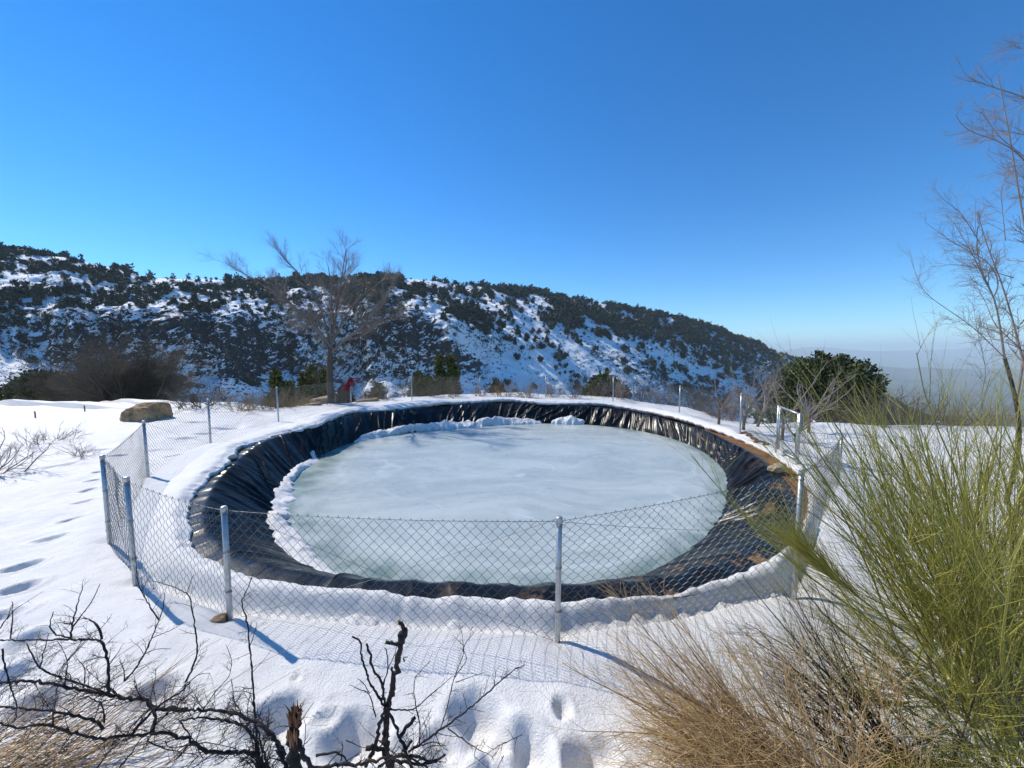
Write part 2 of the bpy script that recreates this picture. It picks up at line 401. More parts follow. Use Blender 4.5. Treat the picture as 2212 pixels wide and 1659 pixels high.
# ------------------------------------------------------------------ ground sheets
ths = np.unique(np.concatenate([np.arange(R(165), R(325), R(0.17)), np.arange(R(325), R(525), R(0.42))]))
rs = np.concatenate([np.arange(0, 1.6, 0.022), np.arange(1.6, 7.2, 0.03), np.geomspace(7.2, 160, 110)])
TH, RS = np.meshgrid(ths, rs, indexing='ij')
jag = 0.05 * fbm(ths * 9, ths * 0, 3, 31) + 0.035 * np.abs(noise(ths * 30, ths * 0, 33)) + 0.02 * noise(ths * 85, ths * 0, 35)
calm = 0.14 + 0.86 * (np.exp(-((ths - R(185)) / R(48)) ** 2))
RR = (R_SNOW(ths) + jag * calm * 1.5)[:, None] + RS
X, Y = C0[0] + RR * np.cos(TH), C0[1] + RR * np.sin(TH)
Z = H(X, Y)
lip = sstep(0.22, 0.0, RS) ** 2
Z = Z - 0.055 * lip + 0.015 * lip * noise(X * 11, Y * 11, 41)
P = np.stack([X, Y, Z], -1)
def inner(dr, dz):
    r0 = RR[:, 0] + dr
    return np.stack([C0[0] + r0 * np.cos(ths), C0[1] + r0 * np.sin(ths), Z[:, 0] + dz], -1)[:, None]
wob = 0.02 * noise(ths * 60, ths * 0 + 3, 44)
P = np.concatenate([inner(0.22, -0.16), inner(0.04 + wob, -0.10 + wob), inner(-0.012 + wob, -0.05), inner(-0.014 + wob * .6, -0.02), P], 1)
mb = MB(); mb.grid(P, wrap=True)
tag(mb.build("snow_ground", SNOW), "white snow field around the frozen pond", kind='structure')

# bare soil under the snow and the liner
T2 = np.linspace(0, 2 * math.pi, 900)[:-1]
rel = np.concatenate([np.linspace(-0.2, 0.75, 40)])
TT, RL = np.meshgrid(T2, rel, indexing='ij')
Rb = (R_LINER(T2))[:, None] + RL
X, Y = C0[0] + Rb * np.cos(TT), C0[1] + Rb * np.sin(TT)
Z = -0.005 - 0.03 * sstep(0.2, 1.2, RL) + 0.02 * fbm(X * 3, Y * 3, 4, 51) - 0.16 * sstep(0.04, -0.2, RL) - 0.25 * sstep(0.6, 0.75, RL)
right = sstep(R(43), R(32), np.abs((TT + math.pi) % (2 * math.pi) - math.pi + R(17)))
Z = np.where(RL > 0.0, Z - (1 - right) * 0.10, Z - 0.1 * (1 - right))
Z = Z + RZ(TT)
Z = np.where(Rb > R_SNOW(TT) - 0.03, np.minimum(Z, H(X, Y) - 0.06), Z)
mb = MB(); mb.grid(np.stack([X, Y, Z], -1), wrap=True)
tag(mb.build("soil_bank", SOIL), "bare brown soil along the pond rim by the gate", kind='structure')

# liner
T3 = np.linspace(0, 2 * math.pi, 5200)[:-1]
vv = np.linspace(0, 1, 44)
TT, V = np.meshgrid(T3, vv, indexing='ij')
ri = R_ICE(T3)[:, None] - 0.15
ro = R_LINER(T3)[:, None] + 0.07
cv = np.where(V < 0.8, V / 0.8, 1.0)
RRl = ri + (ro - ri) * V
ZL = (ICE_Z - 0.09) + (0.075 - ICE_Z + 0.05) * (sstep(-0.15, 1.0, cv) * 0.35 + 0.65 * cv)
ZL = np.where(V > 0.8, 0.035 - 0.5 * (V - 0.8) ** 2, np.minimum(ZL, 0.035))
skew = 0.14 * (1 - V) * np.sin(TT * 1.0 + 2.0)
a = (TT + skew)
f1 = 1 - np.abs(noise(a * 17 + 2.2 * noise(a * 2.3, V * 1.2, 63), V * 0.5, 61))
f2 = (0.5 + 0.5 * np.sin(a * 84 + 4.5 * noise(a * 5, V * 0.7, 64) + 1.2 * noise(a * 17, V * 1.0, 67))) ** 2.4 * (0.55 + 0.6 * noise(a * 11, V * 0.8, 62))
f3 = (1 - np.abs(noise(a * 120 + .7 * noise(a * 9, V * 2, 66), V * 0.7, 65))) ** 3
amp = sstep(0.0, 0.25, V) * sstep(1.02, 0.72, V)
nearw = sstep(R(60), R(30), np.abs(TT - R(268)))
D = amp * (0.045 * (f1 ** 5) + 0.052 * np.clip(f2, 0, 1.2) + 0.012 * f3) * (1 - 0.55 * nearw)
ZL = ZL + RZ(TT) * np.clip(cv, 0, 1)
slope = np.arctan2(0.55, np.maximum(ro - ri, 0.2))
RRl = RRl - D * np.sin(slope); ZL = ZL + D * np.cos(slope)
ZL = ZL - 0.04 * (1 - amp) * 0
X, Y = C0[0] + RRl * np.cos(TT), C0[1] + RRl * np.sin(TT)
nearr = sstep(R(50), R(15), np.abs(TT - R(308))) * sstep(0.45, 0.9, V)
mb = MB(); mb.grid(np.stack([X, Y, ZL], -1), nearr, wrap=True)
tag(mb.build("pond_liner", LINER), "black wrinkled plastic sheet lining the round pond's bank", "pond liner")

# ice
rr = np.concatenate([np.linspace(0, 0.8, 14)[1:], np.linspace(0.8, 1.0, 14)[1:]])
TT, Q = np.meshgrid(T2, rr, indexing='ij')
Re = (R_ICE(T2) + 0.05 + 0.02 * noise(T2 * 20, T2 * 0, 71))[:, None]
X, Y = C0[0] + Re * Q * np.cos(TT), C0[1] + Re * Q * np.sin(TT)
left = 0.45 + 0.55 * sstep(R(75), R(20), np.abs(TT - R(205)))
mb = MB(); mb.grid(np.stack([X, Y, X * 0 + ICE_Z], -1), np.clip(Re * (1 - Q) / (2.2 * left + 0.2), 0, 1), wrap=True)
cen = mb.n; mb.add([[C0[0], C0[1], ICE_Z]], None, None, 1.0)
n = len(rr)
mb.t.append(np.array([[cen, ((i + 1) % len(T2)) * n, i * n] for i in range(len(T2))]))
tag(mb.build("ice", ICE), "pale frosted ice covering the pond", kind='structure')

# snow left along the ice edge
def th_of(px, py, z=ICE_Z):
    g = G(px, py, z)[:2] - C0; return math.atan2(g[1], g[0]) % (2 * math.pi)
def snow_ledge(t0, t1, wi, wo, hgt, seed, name="snow_bank", n=620):
    if t1 < t0: t1 += 2 * math.pi
    t = np.linspace(t0, t1, n); s = np.linspace(0, 1, 34)
    TT, S = np.meshgrid(t, s, indexing='ij')
    env = (np.sin(np.linspace(0, 1, n) * math.pi) ** 0.35)[:, None]
    wv = (0.72 + 0.5 * noise(TT * 7, S * .8, seed) + 0.20 * noise(TT * 19, S * 1.5, seed + 1) + 0.16 * noise(TT * 47, S * 3, seed + 2)) * env
    r = R_ICE(TT) - wi * wv + (wi + wo) * wv * S
    X, Y = C0[0] + r * np.cos(TT), C0[1] + r * np.sin(TT)
    prof = np.sin(np.clip(S * 1.08, 0, 1) * math.pi) ** 0.55
    Z = ICE_Z - 0.03 + hgt * env * prof * (0.8 + 0.35 * fbm(X * 2.2, Y * 2.2, 3, seed + 4) + 0.13 * fbm(X * 5, Y * 5, 3, seed + 7)) + 0.10 * S
    mb = MB(); mb.grid(np.stack([X, Y, Z], -1))
    return tag(mb.build(name, SNOW), kind='structure')
snow_ledge(th_of(1172,915), th_of(752,955), 0.40, 0.5, 0.25, 101)['label'] = "long bank of snow along the far edge of the ice"
snow_ledge(th_of(672,985), th_of(735,1250), 0.30, 0.30, 0.12, 121)['label'] = "ragged strip of snow along the left edge of the ice"
snow_ledge(th_of(1262,917), th_of(1188,915), 0.25, 0.4, 0.26, 131, n=120)['label'] = "short lump of snow at the far edge of the ice"
snow_ledge(th_of(690,980), th_of(664,996), 0.12, 0.6, 0.16, 141, n=80)['label'] = "small tongue of snow on the dark left bank"

# ------------------------------------------------------------------ far land
u_ = np.linspace(-1700, 2700, 1250)
SKY = [(-1700,420),(-900,470),(-300,515),(0,541),(60,550),(110,558),(160,562),(230,580),(330,600),(430,604),(520,607),(600,606),(700,609),(800,609),(870,608),(905,606),(960,613),(1050,625),(1150,634),(1250,650),(1350,666),(1450,686),(1550,713),(1600,732),(1650,752),(1700,768),(1750,786),(1800,806),(1860,830),(1920,858),(2000,900),(2700,1100)]
def ip(tab, u): t = np.array(tab, float); return np.interp(u, t[:, 0], t[:, 1])
d0 = ip([(-1700,110),(0,125),(500,150),(1100,210),(1700,380),(2700,500)], u_)
d1 = ip([(-1700,260),(0,290),(500,350),(1100,520),(1700,760),(2000,800),(2700,900)], u_)
z1 = 2.1 + (HOR - ip(SKY, u_)) / F * d1
z0 = 2.1 - (960 - HOR) / F * d0
z0 = np.minimum(z0, z1 - 5)
v_ = np.concatenate([np.linspace(-0.35, 0, 12)[:-1], np.linspace(0, 1.0, 330), np.linspace(1.0, 1.6, 20)[1:]])
U, V = np.meshgrid(u_, v_, indexing='ij')
cliff = ip([(-1700,.3),(0,.35),(250,.6),(420,1),(800,1),(1000,.35),(1200,0),(1400,.1),(1550,.5),(1680,.6),(1800,.2)], u_)[:, None]
cliff = np.clip(cliff + 0.25 * noise(U * 0.006, V * 0, 201), 0, 1)
c0 = 0.27 + 0.06 * noise(U * 0.012, V * 0, 202) + 0.03 * noise(U * 0.045, V * 0, 203); c0 = c0 + sstep(1250, 1600, U) * 0.35
lin = 1 - (1 - np.clip(V, 0, 1)) ** 1.25
steep = 0.20 * np.clip(V / c0, 0, 1) + 0.36 * sstep(0, 1, (V - c0) / 0.10) + 0.44 * np.clip((V - c0 - 0.06) / (1 - c0 - 0.06), 0, 1) ** 0.95
Pf = lin * (1 - cliff) + steep * cliff
Pf = np.where(V < 0, V * 0.6, Pf)
Dd = d0[:, None] + (d1 - d0)[:, None] * V
Zh = z0[:, None] + (z1 - z0)[:, None] * Pf
Zh = np.where(V > 1, z1[:, None] - (V - 1) * 90 * (1 + (V - 1)), Zh)
Xh = Dd * (U - CX) / F
env = sstep(-0.1, 0.1, V) * (1 - 0.85 * sstep(0.85, 1.0, V))
# gullies and spurs run down and to the right, seen from here
gul = fbm((Xh + 0.55 * Dd) * 0.012, Dd * 0.004, 4, 211)
rid = 1 - np.abs(fbm((Xh + 0.45 * Dd) * 0.020 + 0.8, Dd * 0.007, 4, 221))
fine = fbm(Xh * 0.07, Dd * 0.07 + Zh * 0.05, 4, 231, 0.6)
Zh = Zh + env * (5.5 * gul + 3.6 * (rid - 0.6) + 1.5 * fine * (0.55 + 1.2 * cliff))
Zh = Zh + (1 - env) * 1.2 * fbm(Xh * 0.03, Dd * 0.03, 3, 241) * (V > 0.5)
crag = np.abs(fbm(Xh * 0.11, Zh * 0.12, 4, 251, 0.6))
Dd2 = Dd - env * cliff * 5.5 * crag * sstep(c0 - 0.05, c0 + 0.02, V) * sstep(c0 + 0.2, c0 + 0.08, V)
cyh = HOR - F * (Zh - 2.1) / np.maximum(Dd, 1)
gully = np.exp(-((cyh - (690 + (U - 940) * .72)) / 20) ** 2) * sstep(915, 950, U) * sstep(1215, 1160, U)
gully = np.maximum(gully, np.exp(-((cyh - (700 + (U - 1270) * .42)) / 11) ** 2) * sstep(1255, 1285, U) * sstep(1670, 1600, U))
gully = np.maximum(gully, .8 * np.exp(-((cyh - (770 + (U - 1500) * .45)) / 16) ** 2) * sstep(1470, 1510, U) * sstep(1680, 1640, U))
ribs = np.exp(-((cyh - (740 + (U - 940) * .80)) / 26) ** 2) * sstep(860, 900, U) * sstep(1130, 1080, U) + .8 * np.exp(-((cyh - (760 + (U - 1290) * .42)) / 16) ** 2) * sstep(1260, 1300, U) * sstep(1640, 1560, U)
rockmask = -0.8 * gully + np.clip(1.0 * ribs + (0.25 + 0.75 * sstep(-.25, .2, fbm(Xh * .035, Dd * .02 + Zh * .05, 3, 271))) * cliff * sstep(c0 - 0.03, c0 + 0.02, V) * sstep(c0 + 0.18, c0 + 0.09, V) * 1.1
                   + 0.45 * sstep(0.3, 0.9, fbm((Xh + 0.5 * Dd) * 0.016, Dd * 0.010, 4, 261)), 0, 1)
rockmask = np.clip(rockmask, -1, 1)
PH = np.stack([Xh, Dd2, Zh], -1)
mb = MB(); mb.grid(PH, rockmask)
m = M("hillside_material", 0.8, spec=0.2)
geo = m.t.nodes.new('ShaderNodeNewGeometry'); sp = m.t.nodes.new('ShaderNodeSeparateXYZ'); m.link(geo.outputs['True Normal'], sp.inputs[0])
sl_ = m.ramp(sp.outputs['Z'], [(0.50, 1.0), (0.80, 0.0)])
blot = m.noise(0.22, 6, m.mapping((1, 0.7, 1.6)), 0.62)
blot2 = m.noise(0.9, 4, m.mapping((1, 1, 1.8)), 0.6)
f = m.math('ADD', m.math('ADD', m.math('MULTIPLY', sl_, 0.34), m.math('MULTIPLY', m.tone(), 0.26)), m.math('ADD', m.math('MULTIPLY', m.math('SUBTRACT', blot, 0.5), 1.6), m.math('MULTIPLY', m.math('SUBTRACT', blot2, 0.5), 1.1)))
mask = m.ramp(f, [(0.31, 0.0), (0.37, 1.0)])
rockc = m.ramp(m.noise(0.5, 5), [(0.3, (0.012, 0.014, 0.015)), (0.55, (0.035, 0.034, 0.031)), (0.8, (0.13, 0.115, 0.095))])
m.col(m.mix(mask, (0.90, 0.89, 0.87), rockc))
m.bump(blot2, 0.3, 1.0)
tag(mb.build("hillside", m.m), "steep wooded mountain slope with snow across the valley", kind='structure')

# far valley and blue hills
u2 = np.linspace(-2600, 4600, 420); dd = np.geomspace(70, 26000, 300)
U2, D2 = np.meshgrid(u2, dd, indexing='ij')
X2 = D2 * (U2 - CX) / F
Z2 = -22 - 0.17 * np.minimum(D2, 900) - 230 * sstep(500, 2800, D2) - 60 * sstep(3000, 9000, D2)
Z2 = Z2 + sstep(1500, 3500, D2) * 70 * fbm(X2 * 0.0006, D2 * 0.0006, 5, 301) + sstep(500, 1500, D2) * 14 * fbm(X2 * 0.004, D2 * 0.004, 4, 305)
Z2 = Z2 + 640 * np.exp(-((D2 - 15000 - 0.12 * X2) / 2600) ** 2) * (0.62 + 0.4 * fbm(X2 * 0.00022, D2 * 0.0002, 5, 311))
Z2 = Z2 + 330 * np.exp(-((D2 - 7000 + 0.35 * (X2 - 6500)) / 1100) ** 2) * (0.7 + 0.4 * fbm(X2 * 0.0006, D2 * 0.0005, 4, 315))
mb = MB(); mb.grid(np.stack([X2, D2, Z2], -1))
m = M("valley_material", 0.9, spec=0.1)
m.col(m.ramp(m.math("ADD", m.math("MULTIPLY", m.noise(0.0035, 9, rough=0.65), .6), m.math("MULTIPLY", m.noise(0.05, 6, rough=0.7), .4)), [(0.32, (0.018, 0.032, 0.020)), (0.46, (0.05, 0.058, 0.036)), (0.58, (0.11, 0.095, 0.065)), (0.72, (0.24, 0.22, 0.18))]))
tag(mb.build("valley", m.m), "hazy valley with blue far hills beyond the pond", kind='structure')
# land behind the camera, out to the horizon
mb = MB(); aa = np.linspace(R(150), R(390), 120); dd = np.geomspace(70, 26000, 60)
A3, D3 = np.meshgrid(aa, dd, indexing='ij')
mb.grid(np.stack([D3 * np.cos(A3), D3 * np.sin(A3), -35 - 300 * sstep(200, 3000, D3) + 8 * fbm(D3 * np.cos(A3) * .005, D3 * np.sin(A3) * .005, 4, 5)], -1))
tag(mb.build("terrain", m.m), "open land behind the viewpoint", kind='structure')
#==PART2==
# ------------------------------------------------------------------ fence
rng = np.random.default_rng(7)
fence = thing("chain_link_fence", (POSTS['B'][0], POSTS['B'][1], 0), "galvanised chain link fence on steel posts running all round the frozen pond", "fence")
TOP, BOT = {}, {}
for n in ORDER:
    x, y = POSTS[n]
    zb = Hs(x, y)
    if n in 'IJKLM': zb -= 0.10
    if n in 'OPQS': zb = max(zb - 0.08, -0.06)
    lean = rng.uniform(-0.012, 0.012, 2)
    BOT[n] = np.array([x, y, zb]); TOP[n] = np.array([x + lean[0], y + lean[1], HEADZ[n]])
    if n in 'PQ': continue
    mb = MB(); rad = 0.0212
    mb.tube(np.array([BOT[n] - [0, 0, 0.3], BOT[n], (BOT[n] + TOP[n]) / 2, TOP[n]]), rad, 12, cap=True)
    p = mb.build("post", STEEL, fence)
    mc = MB(); mc.tube(np.array([TOP[n] - [0, 0, 0.035], TOP[n] + [0, 0, 0.004], TOP[n] + [0, 0, 0.010]]), [rad + 0.003, rad + 0.003, rad - 0.002], 12, cap=True)
    mc.build("cap", STEEL, p, origin=fence.location)
    for q in (0.25, 0.6, 0.93):                       # tie wires round the post
        mr = MB()
        c = BOT[n] + (TOP[n] - BOT[n]) * q
        t = np.linspace(0, 4 * math.pi, 22)
        mr.tube(np.stack([c[0] + 0.0235 * np.cos(t), c[1] + 0.0235 * np.sin(t), c[2] + t * 0.0016], -1), 0.0019, 4)
        mr.build("tie_wire", WIRE, p, origin=fence.location)

def mesh_panel(mb, a0, a1, b0, b1, cell, rad, sag, bow=0.0, seed=0):
    """real zigzag wires from a (bottom/top) to b (bottom/top)"""
    L = np.linalg.norm(b0 - a0); h = cell / 2
    n = max(2, int(L / h)); hgt = (np.linalg.norm(a1 - a0) + np.linalg.norm(b1 - b0)) / 2
    m = max(4, int(hgt / h) & ~1)
    nrm = np.cross(b0 - a0, [0, 0, 1]); nrm /= np.linalg.norm(nrm)
    fr = np.array([0.0, 0.16, 0.5, 0.84]); zz = np.array([0.0, 0.10, 0.5, 0.90])
    for i in range(n):
        k = np.arange(m)
        s = (k[:, None] + fr[None]).ravel(); up = (k % 2 == 0)[:, None]
        z = np.where(up, zz[None], 1 - zz[None]).ravel()
        s = np.append(s, m); z = np.append(z, 0.0 if m % 2 == 0 else 1.0)
        z = z if i % 2 == 0 else 1 - z
        u = (i + z * 1.04 - 0.02) / n; v = s / m
        dep = (z - 0.5) * 0.010 + 0.002
        sg = sag * 4 * u * (1 - u)
        wv = 0.022 * np.sin(u * 5 + seed) * np.sin(v * 3 + seed * 2) + 0.004 * noise(u * 9 + seed, v * 7)
        base = a0 + (b0 - a0) * u[:, None]; top = a1 + (b1 - a1) * u[:, None] - np.array([0, 0, 1.0]) * sg[:, None]
        p = base + (top - base) * v[:, None] + nrm * (dep + wv + bow * 4 * u * (1 - u) * v)[:, None]
        mb.tube(p, rad, 3)
    t = np.linspace(0, 1, 26)
    for vv_ in (0.0, 1.0):
        e = (a0 + (b0 - a0) * t[:, None]) if vv_ == 0 else (a1 + (b1 - a1) * t[:, None] - np.array([0, 0, 1.0]) * (sag * 4 * t * (1 - t))[:, None])
        mb.tube(e, rad * 1.0, 4)
    if rad >= 0.0016:                                   # twisted ends above the top wire
        for i in range(n // 2):
            u = (2 * i + 1) / n
            e = a1 + (b1 - a1) * u - np.array([0, 0, 1.0]) * sag * 4 * u * (1 - u)
            ax = (b1 - a1) / L
            mb.tube([e - ax * .012 - [0, 0, .012], e + [0, 0, .014]], rad, 3); mb.tube([e + ax * .012 - [0, 0, .012], e - ax * .003 + [0, 0, .016]], rad, 3)

for i in range(len(ORDER)):
    n0, n1 = ORDER[i], ORDER[(i + 1) % len(ORDER)]
    if (n0, n1) == ('P', 'Q'): continue
    off = 0.027
    mb = MB()
    e = np.array([0, 0, 0.05])
    a0, a1, b0, b1 = BOT[n0] - e * 0.6, TOP[n0] - e * 0.5, BOT[n1] - e * 0.6, TOP[n1] - e * 0.5
    if n0 in 'PQ': a1 = a1 - [0, 0, 0.12]
    if n1 in 'PQ': b1 = b1 - [0, 0, 0.12]
    dist = min(np.linalg.norm(POSTS[n0]), np.linalg.norm(POSTS[n1]))
    mesh_panel(mb, a0, a1, b0, b1, 0.083, 0.0018 if dist < 5 else 0.0017, 0.03 if (n0, n1) != ('C', 'B') else 0.02, 0.0, i)
    mb.build("wire_mesh", WIRE, fence)
for n0, n1, f0, f1 in [('B','A',1,0),('A','B',1,0),('D','E',0,.9),('F','G',.97,.05),('G','H',.05,.97),('H','G',.95,.0),('H','I',.97,.2),('I','J',.0,.95),('M','L',.97,.1),('B','C',.97,.55),('A','D',.97,.1),('N','M',.97,.2)]:
    p0 = BOT[n0] + (TOP[n0] - BOT[n0]) * f0; p1 = BOT[n1] + (TOP[n1] - BOT[n1]) * f1
    t = np.linspace(0, 1, 14)[:, None]
    mb = MB(); mb.tube(p0 + (p1 - p0) * t - np.array([0, 0, 1]) * 0.03 * np.sin(t * math.pi), 0.0016, 4)
    mb.build("brace_wire", WIRE, fence)

# gate in its frame, closed
P0, P1, Q0, Q1 = BOT['P'], TOP['P'], BOT['Q'], TOP['Q']
gate = thing("chain_link_gate", P0, "narrow closed steel framed gate with wire mesh in the far right of the fence", "gate")
for A_, B_ in ((P0, P1), (Q0, Q1)):
    mb = MB(); mb.tube([A_ - [0, 0, .3], (A_ + B_) / 2, B_], 0.027, 12, cap=True); mb.build("gate_post", STEEL, gate)
ax = (Q0 - P0); Lg = np.linalg.norm(ax[:2]); ax = ax / np.linalg.norm(ax)
g0, g1 = P0 + ax * 0.075, P1 + ax * 0.075 - [0, 0, .02]; h0, h1 = Q0 - ax * 0.06, Q1 - ax * 0.06 - [0, 0, .02]
mb = MB(); up = np.array([0, 0, .05])
for A_, B_ in ((g0 + up, g1), (g1, h1), (h1, h0 + up), (h0 + up, g0 + up)):
    mb.tube([A_, (A_ + B_) / 2, B_], 0.021, 10, cap=True)
mb.build("frame", STEEL, gate)
mb = MB(); mesh_panel(mb, g0 + up + ax * .01, g1 + ax * .01 - [0, 0, .02], h0 + up - ax * .01, h1 - ax * .01 - [0, 0, .02], 0.083, 0.0017, 0.0, 0, 40)
mb.build("wire_mesh", WIRE, gate)
for q in (0.25, 0.75):
    mb = MB(); c = Q0 + (Q1 - Q0) * q; mb.tube([c - ax * .085, c], 0.012, 8, cap=True); mb.build("hinge", STEEL, gate)
mb = MB(); c = P0 + (P1 - P0) * 0.55; mb.box(c + [-.02, -.05, -.03], c + [.09, -.028, .03]); mb.build("latch", STEEL, gate)
sp0 = Q0 + (BOT['S'] - Q0) * 0.03; sp1 = Q0 + (BOT['S'] - Q0) * 0.34; out = np.array([.06, 0.05, 0])
mb = MB(); mesh_panel(mb, sp0 + out + [0, 0, .12], sp0 + out + [0, 0, 1.02], sp1 + out + [0, 0, .2], sp1 + out + [0, 0, 0.96], 0.083, 0.0017, 0, 0, 50)
mb.build("spare_mesh", WIRE, fence)

# red cloth on the post by the bare tree
def cloth():
    t = TOP['I']; n, k = 18, 14
    pts = np.zeros((n, k, 3)); rg = np.linspace(0, 1, n); sg = np.linspace(-1, 1, k)
    for i, s in enumerate(rg):
        for j, q in enumerate(sg):
            wdt = 0.17 + 0.05 * math.sin(3 * s)
            x = q * wdt - 0.28 * s ** 1.4 * (0.5 + 0.5 * (q < 0.2)) + 0.05
            y = -0.06 + 0.08 * math.sin(5 * q + 3 * s) - 0.03 * s
            z = 0.04 - 0.58 * s ** 0.9 * (1 - 0.35 * max(q, 0)) - 0.10 * abs(q) * (1 - s) - 0.07 * math.sin(6 * q) * s
            pts[i, j] = t + np.array([x, y, z]) * [.72, 1, .8]
    mb = MB(); mb.grid(pts)
    e = np.stack([t + np.array([0.05 + 0.34 * q, -0.03 + .03 * r_, 0.045 - 0.04 * q ** 2 - .02 * r_]) for q in np.linspace(0, 1, 8) for r_ in (0, 1, 2)]).reshape(8, 3, 3)
    e[:, :, 1] -= 0.02; e[-3:, :, 2] -= np.array([[.0, .02, .03]])
    mb.grid(e)
    o = mb.build("red_cloth", RED, None, origin=t)
    sm = o.modifiers.new("thick", 'SOLIDIFY'); sm.thickness = 0.008
    return tag(o, "torn dark red cloth draped over a fence post beside the bare tree", "cloth")
cloth()

# ------------------------------------------------------------------ rocks
def rock(name, loc, size, seed, mat, label, rz=0.0, flat=0.0):
    n1, n2 = 26, 40
    th = np.linspace(0.02, math.pi - 0.02, n1); ph = np.linspace(0, 2 * math.pi, n2 + 1)[:-1]
    PHI, THT = np.meshgrid(ph, th, indexing='ij')
    d = np.stack([np.sin(THT) * np.cos(PHI), np.sin(THT) * np.sin(PHI), np.cos(THT)], -1)
    p4 = (np.abs(d) ** 5.0).sum(-1, keepdims=True) ** (-1 / 5.0)
    v = d * p4
    v *= (1 + 0.13 * fbm(d[..., 0] * 1.7 + seed, d[..., 1] * 1.7 + d[..., 2] * 1.3, 4, seed))[..., None]
    v = v * np.array(size)
    v[..., 2] += 0.12 * v[..., 0]
    c, s = math.cos(rz), math.sin(rz)
    v = v @ np.array([[c, s, 0], [-s, c, 0], [0, 0, 1]])
    mb = MB(); mb.grid(v + np.array(loc), wrap=True)
    return tag(mb.build(name, mat, None, origin=np.array(loc), smooth=False), label, "rock")
def at(px, py, z=None):
    g = G(px, py, 0.0 if z is None else z)
    if z is None: g[2] = Hs(g[0], g[1])
    return g
def rk(px, d, size, seed, mat, label, rz=0, up=0.3, name="rock"):
    x, y = (px - CX) / F * d, d
    rock(name, (x, y, Hs(x, y) + size[2] * up), size, seed, mat, label, rz)
rk(308, 11.0, (.50, .38, .34), 3, ROCK_BROWN, "large brown flat sided boulder poking from the snow at the left drop off", -0.15, 0.25, "boulder")
rk(697, 15.3, (.42, .30, .20), 8, ROCK_TAN, "pale tan stone block beside the foot of the bare tree", 0.1, 0.5, "boulder")
rk(672, 14.6, (.30, .20, .05), 12, ROCK_BROWN, "flat brown slab lying in snow before the pale stone block", 0.1, 0.6)
rk(652, 15.9, (.35, .25, .12), 14, ROCK_BROWN, "low brown rock left of the pale stone block", 0.4, 0.6)
rk(790, 16.0, (.45, .22, .07), 17, ROCK_BROWN, "thin brown slab on bare ground right of the bare tree", 0.1, 0.6)
g = G(1678, 1013, -.1)
rock("rock", (g[0], g[1], -0.09), (.17, .09, .07), 21, ROCK_TAN, "pale tan stone lying on the brown soil inside the gate", 0.5)
g = G(1598, 944, 0.0)
for k in range(5):
    q = POSTS['O'] + (POSTS['P'] - POSTS['O']) * (0.05 + 0.16 * k) + np.array([0.12, .1])
    rock("soil_clod", (q[0], q[1], Hs(q[0], q[1]) - .01), (.09 + .03 * (k % 2), .06, .045), 30 + k, SOIL, ["crumbly brown soil clod at the foot of the fence post left of the gate", "second brown soil clod along the fence towards the gate", "brown soil clod midway between that post and the gate", "fourth brown soil clod along the fence towards the gate", "brown soil clod nearest the gate's left post"][k], k)
g = np.array([*POSTS['A'], 0]); rock("rock", (g[0] - .06, g[1] - .04, Hs(g[0], g[1]) + .02), (.055, .04, .035), 44, ROCK_BROWN, "small brown stone at the foot of the near left fence post", 0.3)
g = G(1690, 985, -.1); o = rock("snow_lump", (g[0], g[1], -0.06), (.09, .07, .10), 47, SNOW, "small white lump of snow on the brown soil near the gate", 0.3); o['category'] = "snow lump"
mb = MB(); t = TOP['C']; mb.tube([t + [0, 0, .012], t + [0.0, 0, .035], t + [-.01, 0, .045]], [.034, .028, .006], 10, cap=True)
tag(mb.build("snow_lump", SNOW, None, origin=t), "little cap of snow on the near right fence post", "snow lump")

# ------------------------------------------------------------------ bare plants
def unit(v): return v / (np.linalg.norm(v) + 1e-9)
def rdir(d, ang, rg):
    a = unit(np.cross(d, rg.normal(size=3)))
    return unit(d * math.cos(ang) + a * math.sin(ang))
def curve(p, d, L, n, rg, wob=0.15, lift=0.0):
    pts = [p]; st = L / n
    for i in range(n):
        d = unit(d + rg.normal(size=3) * wob + np.array([0, 0, lift])); pts.append(pts[-1] + d * st)
    return np.array(pts)
def at_frac(p, f):
    s = f * (len(p) - 1); i = min(int(s), len(p) - 2); q = s - i
    return p[i] * (1 - q) + p[i + 1] * q, unit(p[i + 1] - p[i])
def sprout(mb, p, r0, lv, rg, tone=0.5, k=(5, 4, 3, 3), s0=0.15):
    """side shoots along polyline p; lv = list of (count, length, angle, wob, lift, ratio)"""
    if not lv: return
    c, L, ang, wob, lift, ratio = lv[0]
    n = max(1, int(round(c * rg.uniform(0.75, 1.25))))
    for f in np.sort(rg.uniform(s0, 1.0, n)):
        b, d = at_frac(p, f)
        l = L * rg.uniform(0.45, 1.15) * (1.15 - 0.55 * f)
        q = curve(b, rdir(d, ang * rg.uniform(0.6, 1.3), rg), l, 4 if len(lv) > 1 else 3, rg, wob, lift)
        rr_ = r0 * ratio * (1 - 0.5 * f)
        mb.tube(q, np.linspace(rr_, rr_ * 0.35, len(q)), 4 if rr_ > 0.012 else 3, min(1, max(0, tone + rg.normal() * 0.2)))
        sprout(mb, q, rr_, lv[1:], rg, tone + 0.08, s0=0.2)

def smooth_line(pts, n):
    pts = np.asarray(pts, float); L = np.concatenate([[0], np.cumsum(np.linalg.norm(np.diff(pts, axis=0), axis=1))])
    t = np.linspace(0, L[-1], n)
    q = np.stack([np.interp(t, L, pts[:, i]) for i in range(pts.shape[1])], -1)
    for _ in range(2): q[1:-1] = (q[:-2] + 2 * q[1:-1] + q[2:]) / 4
    return q

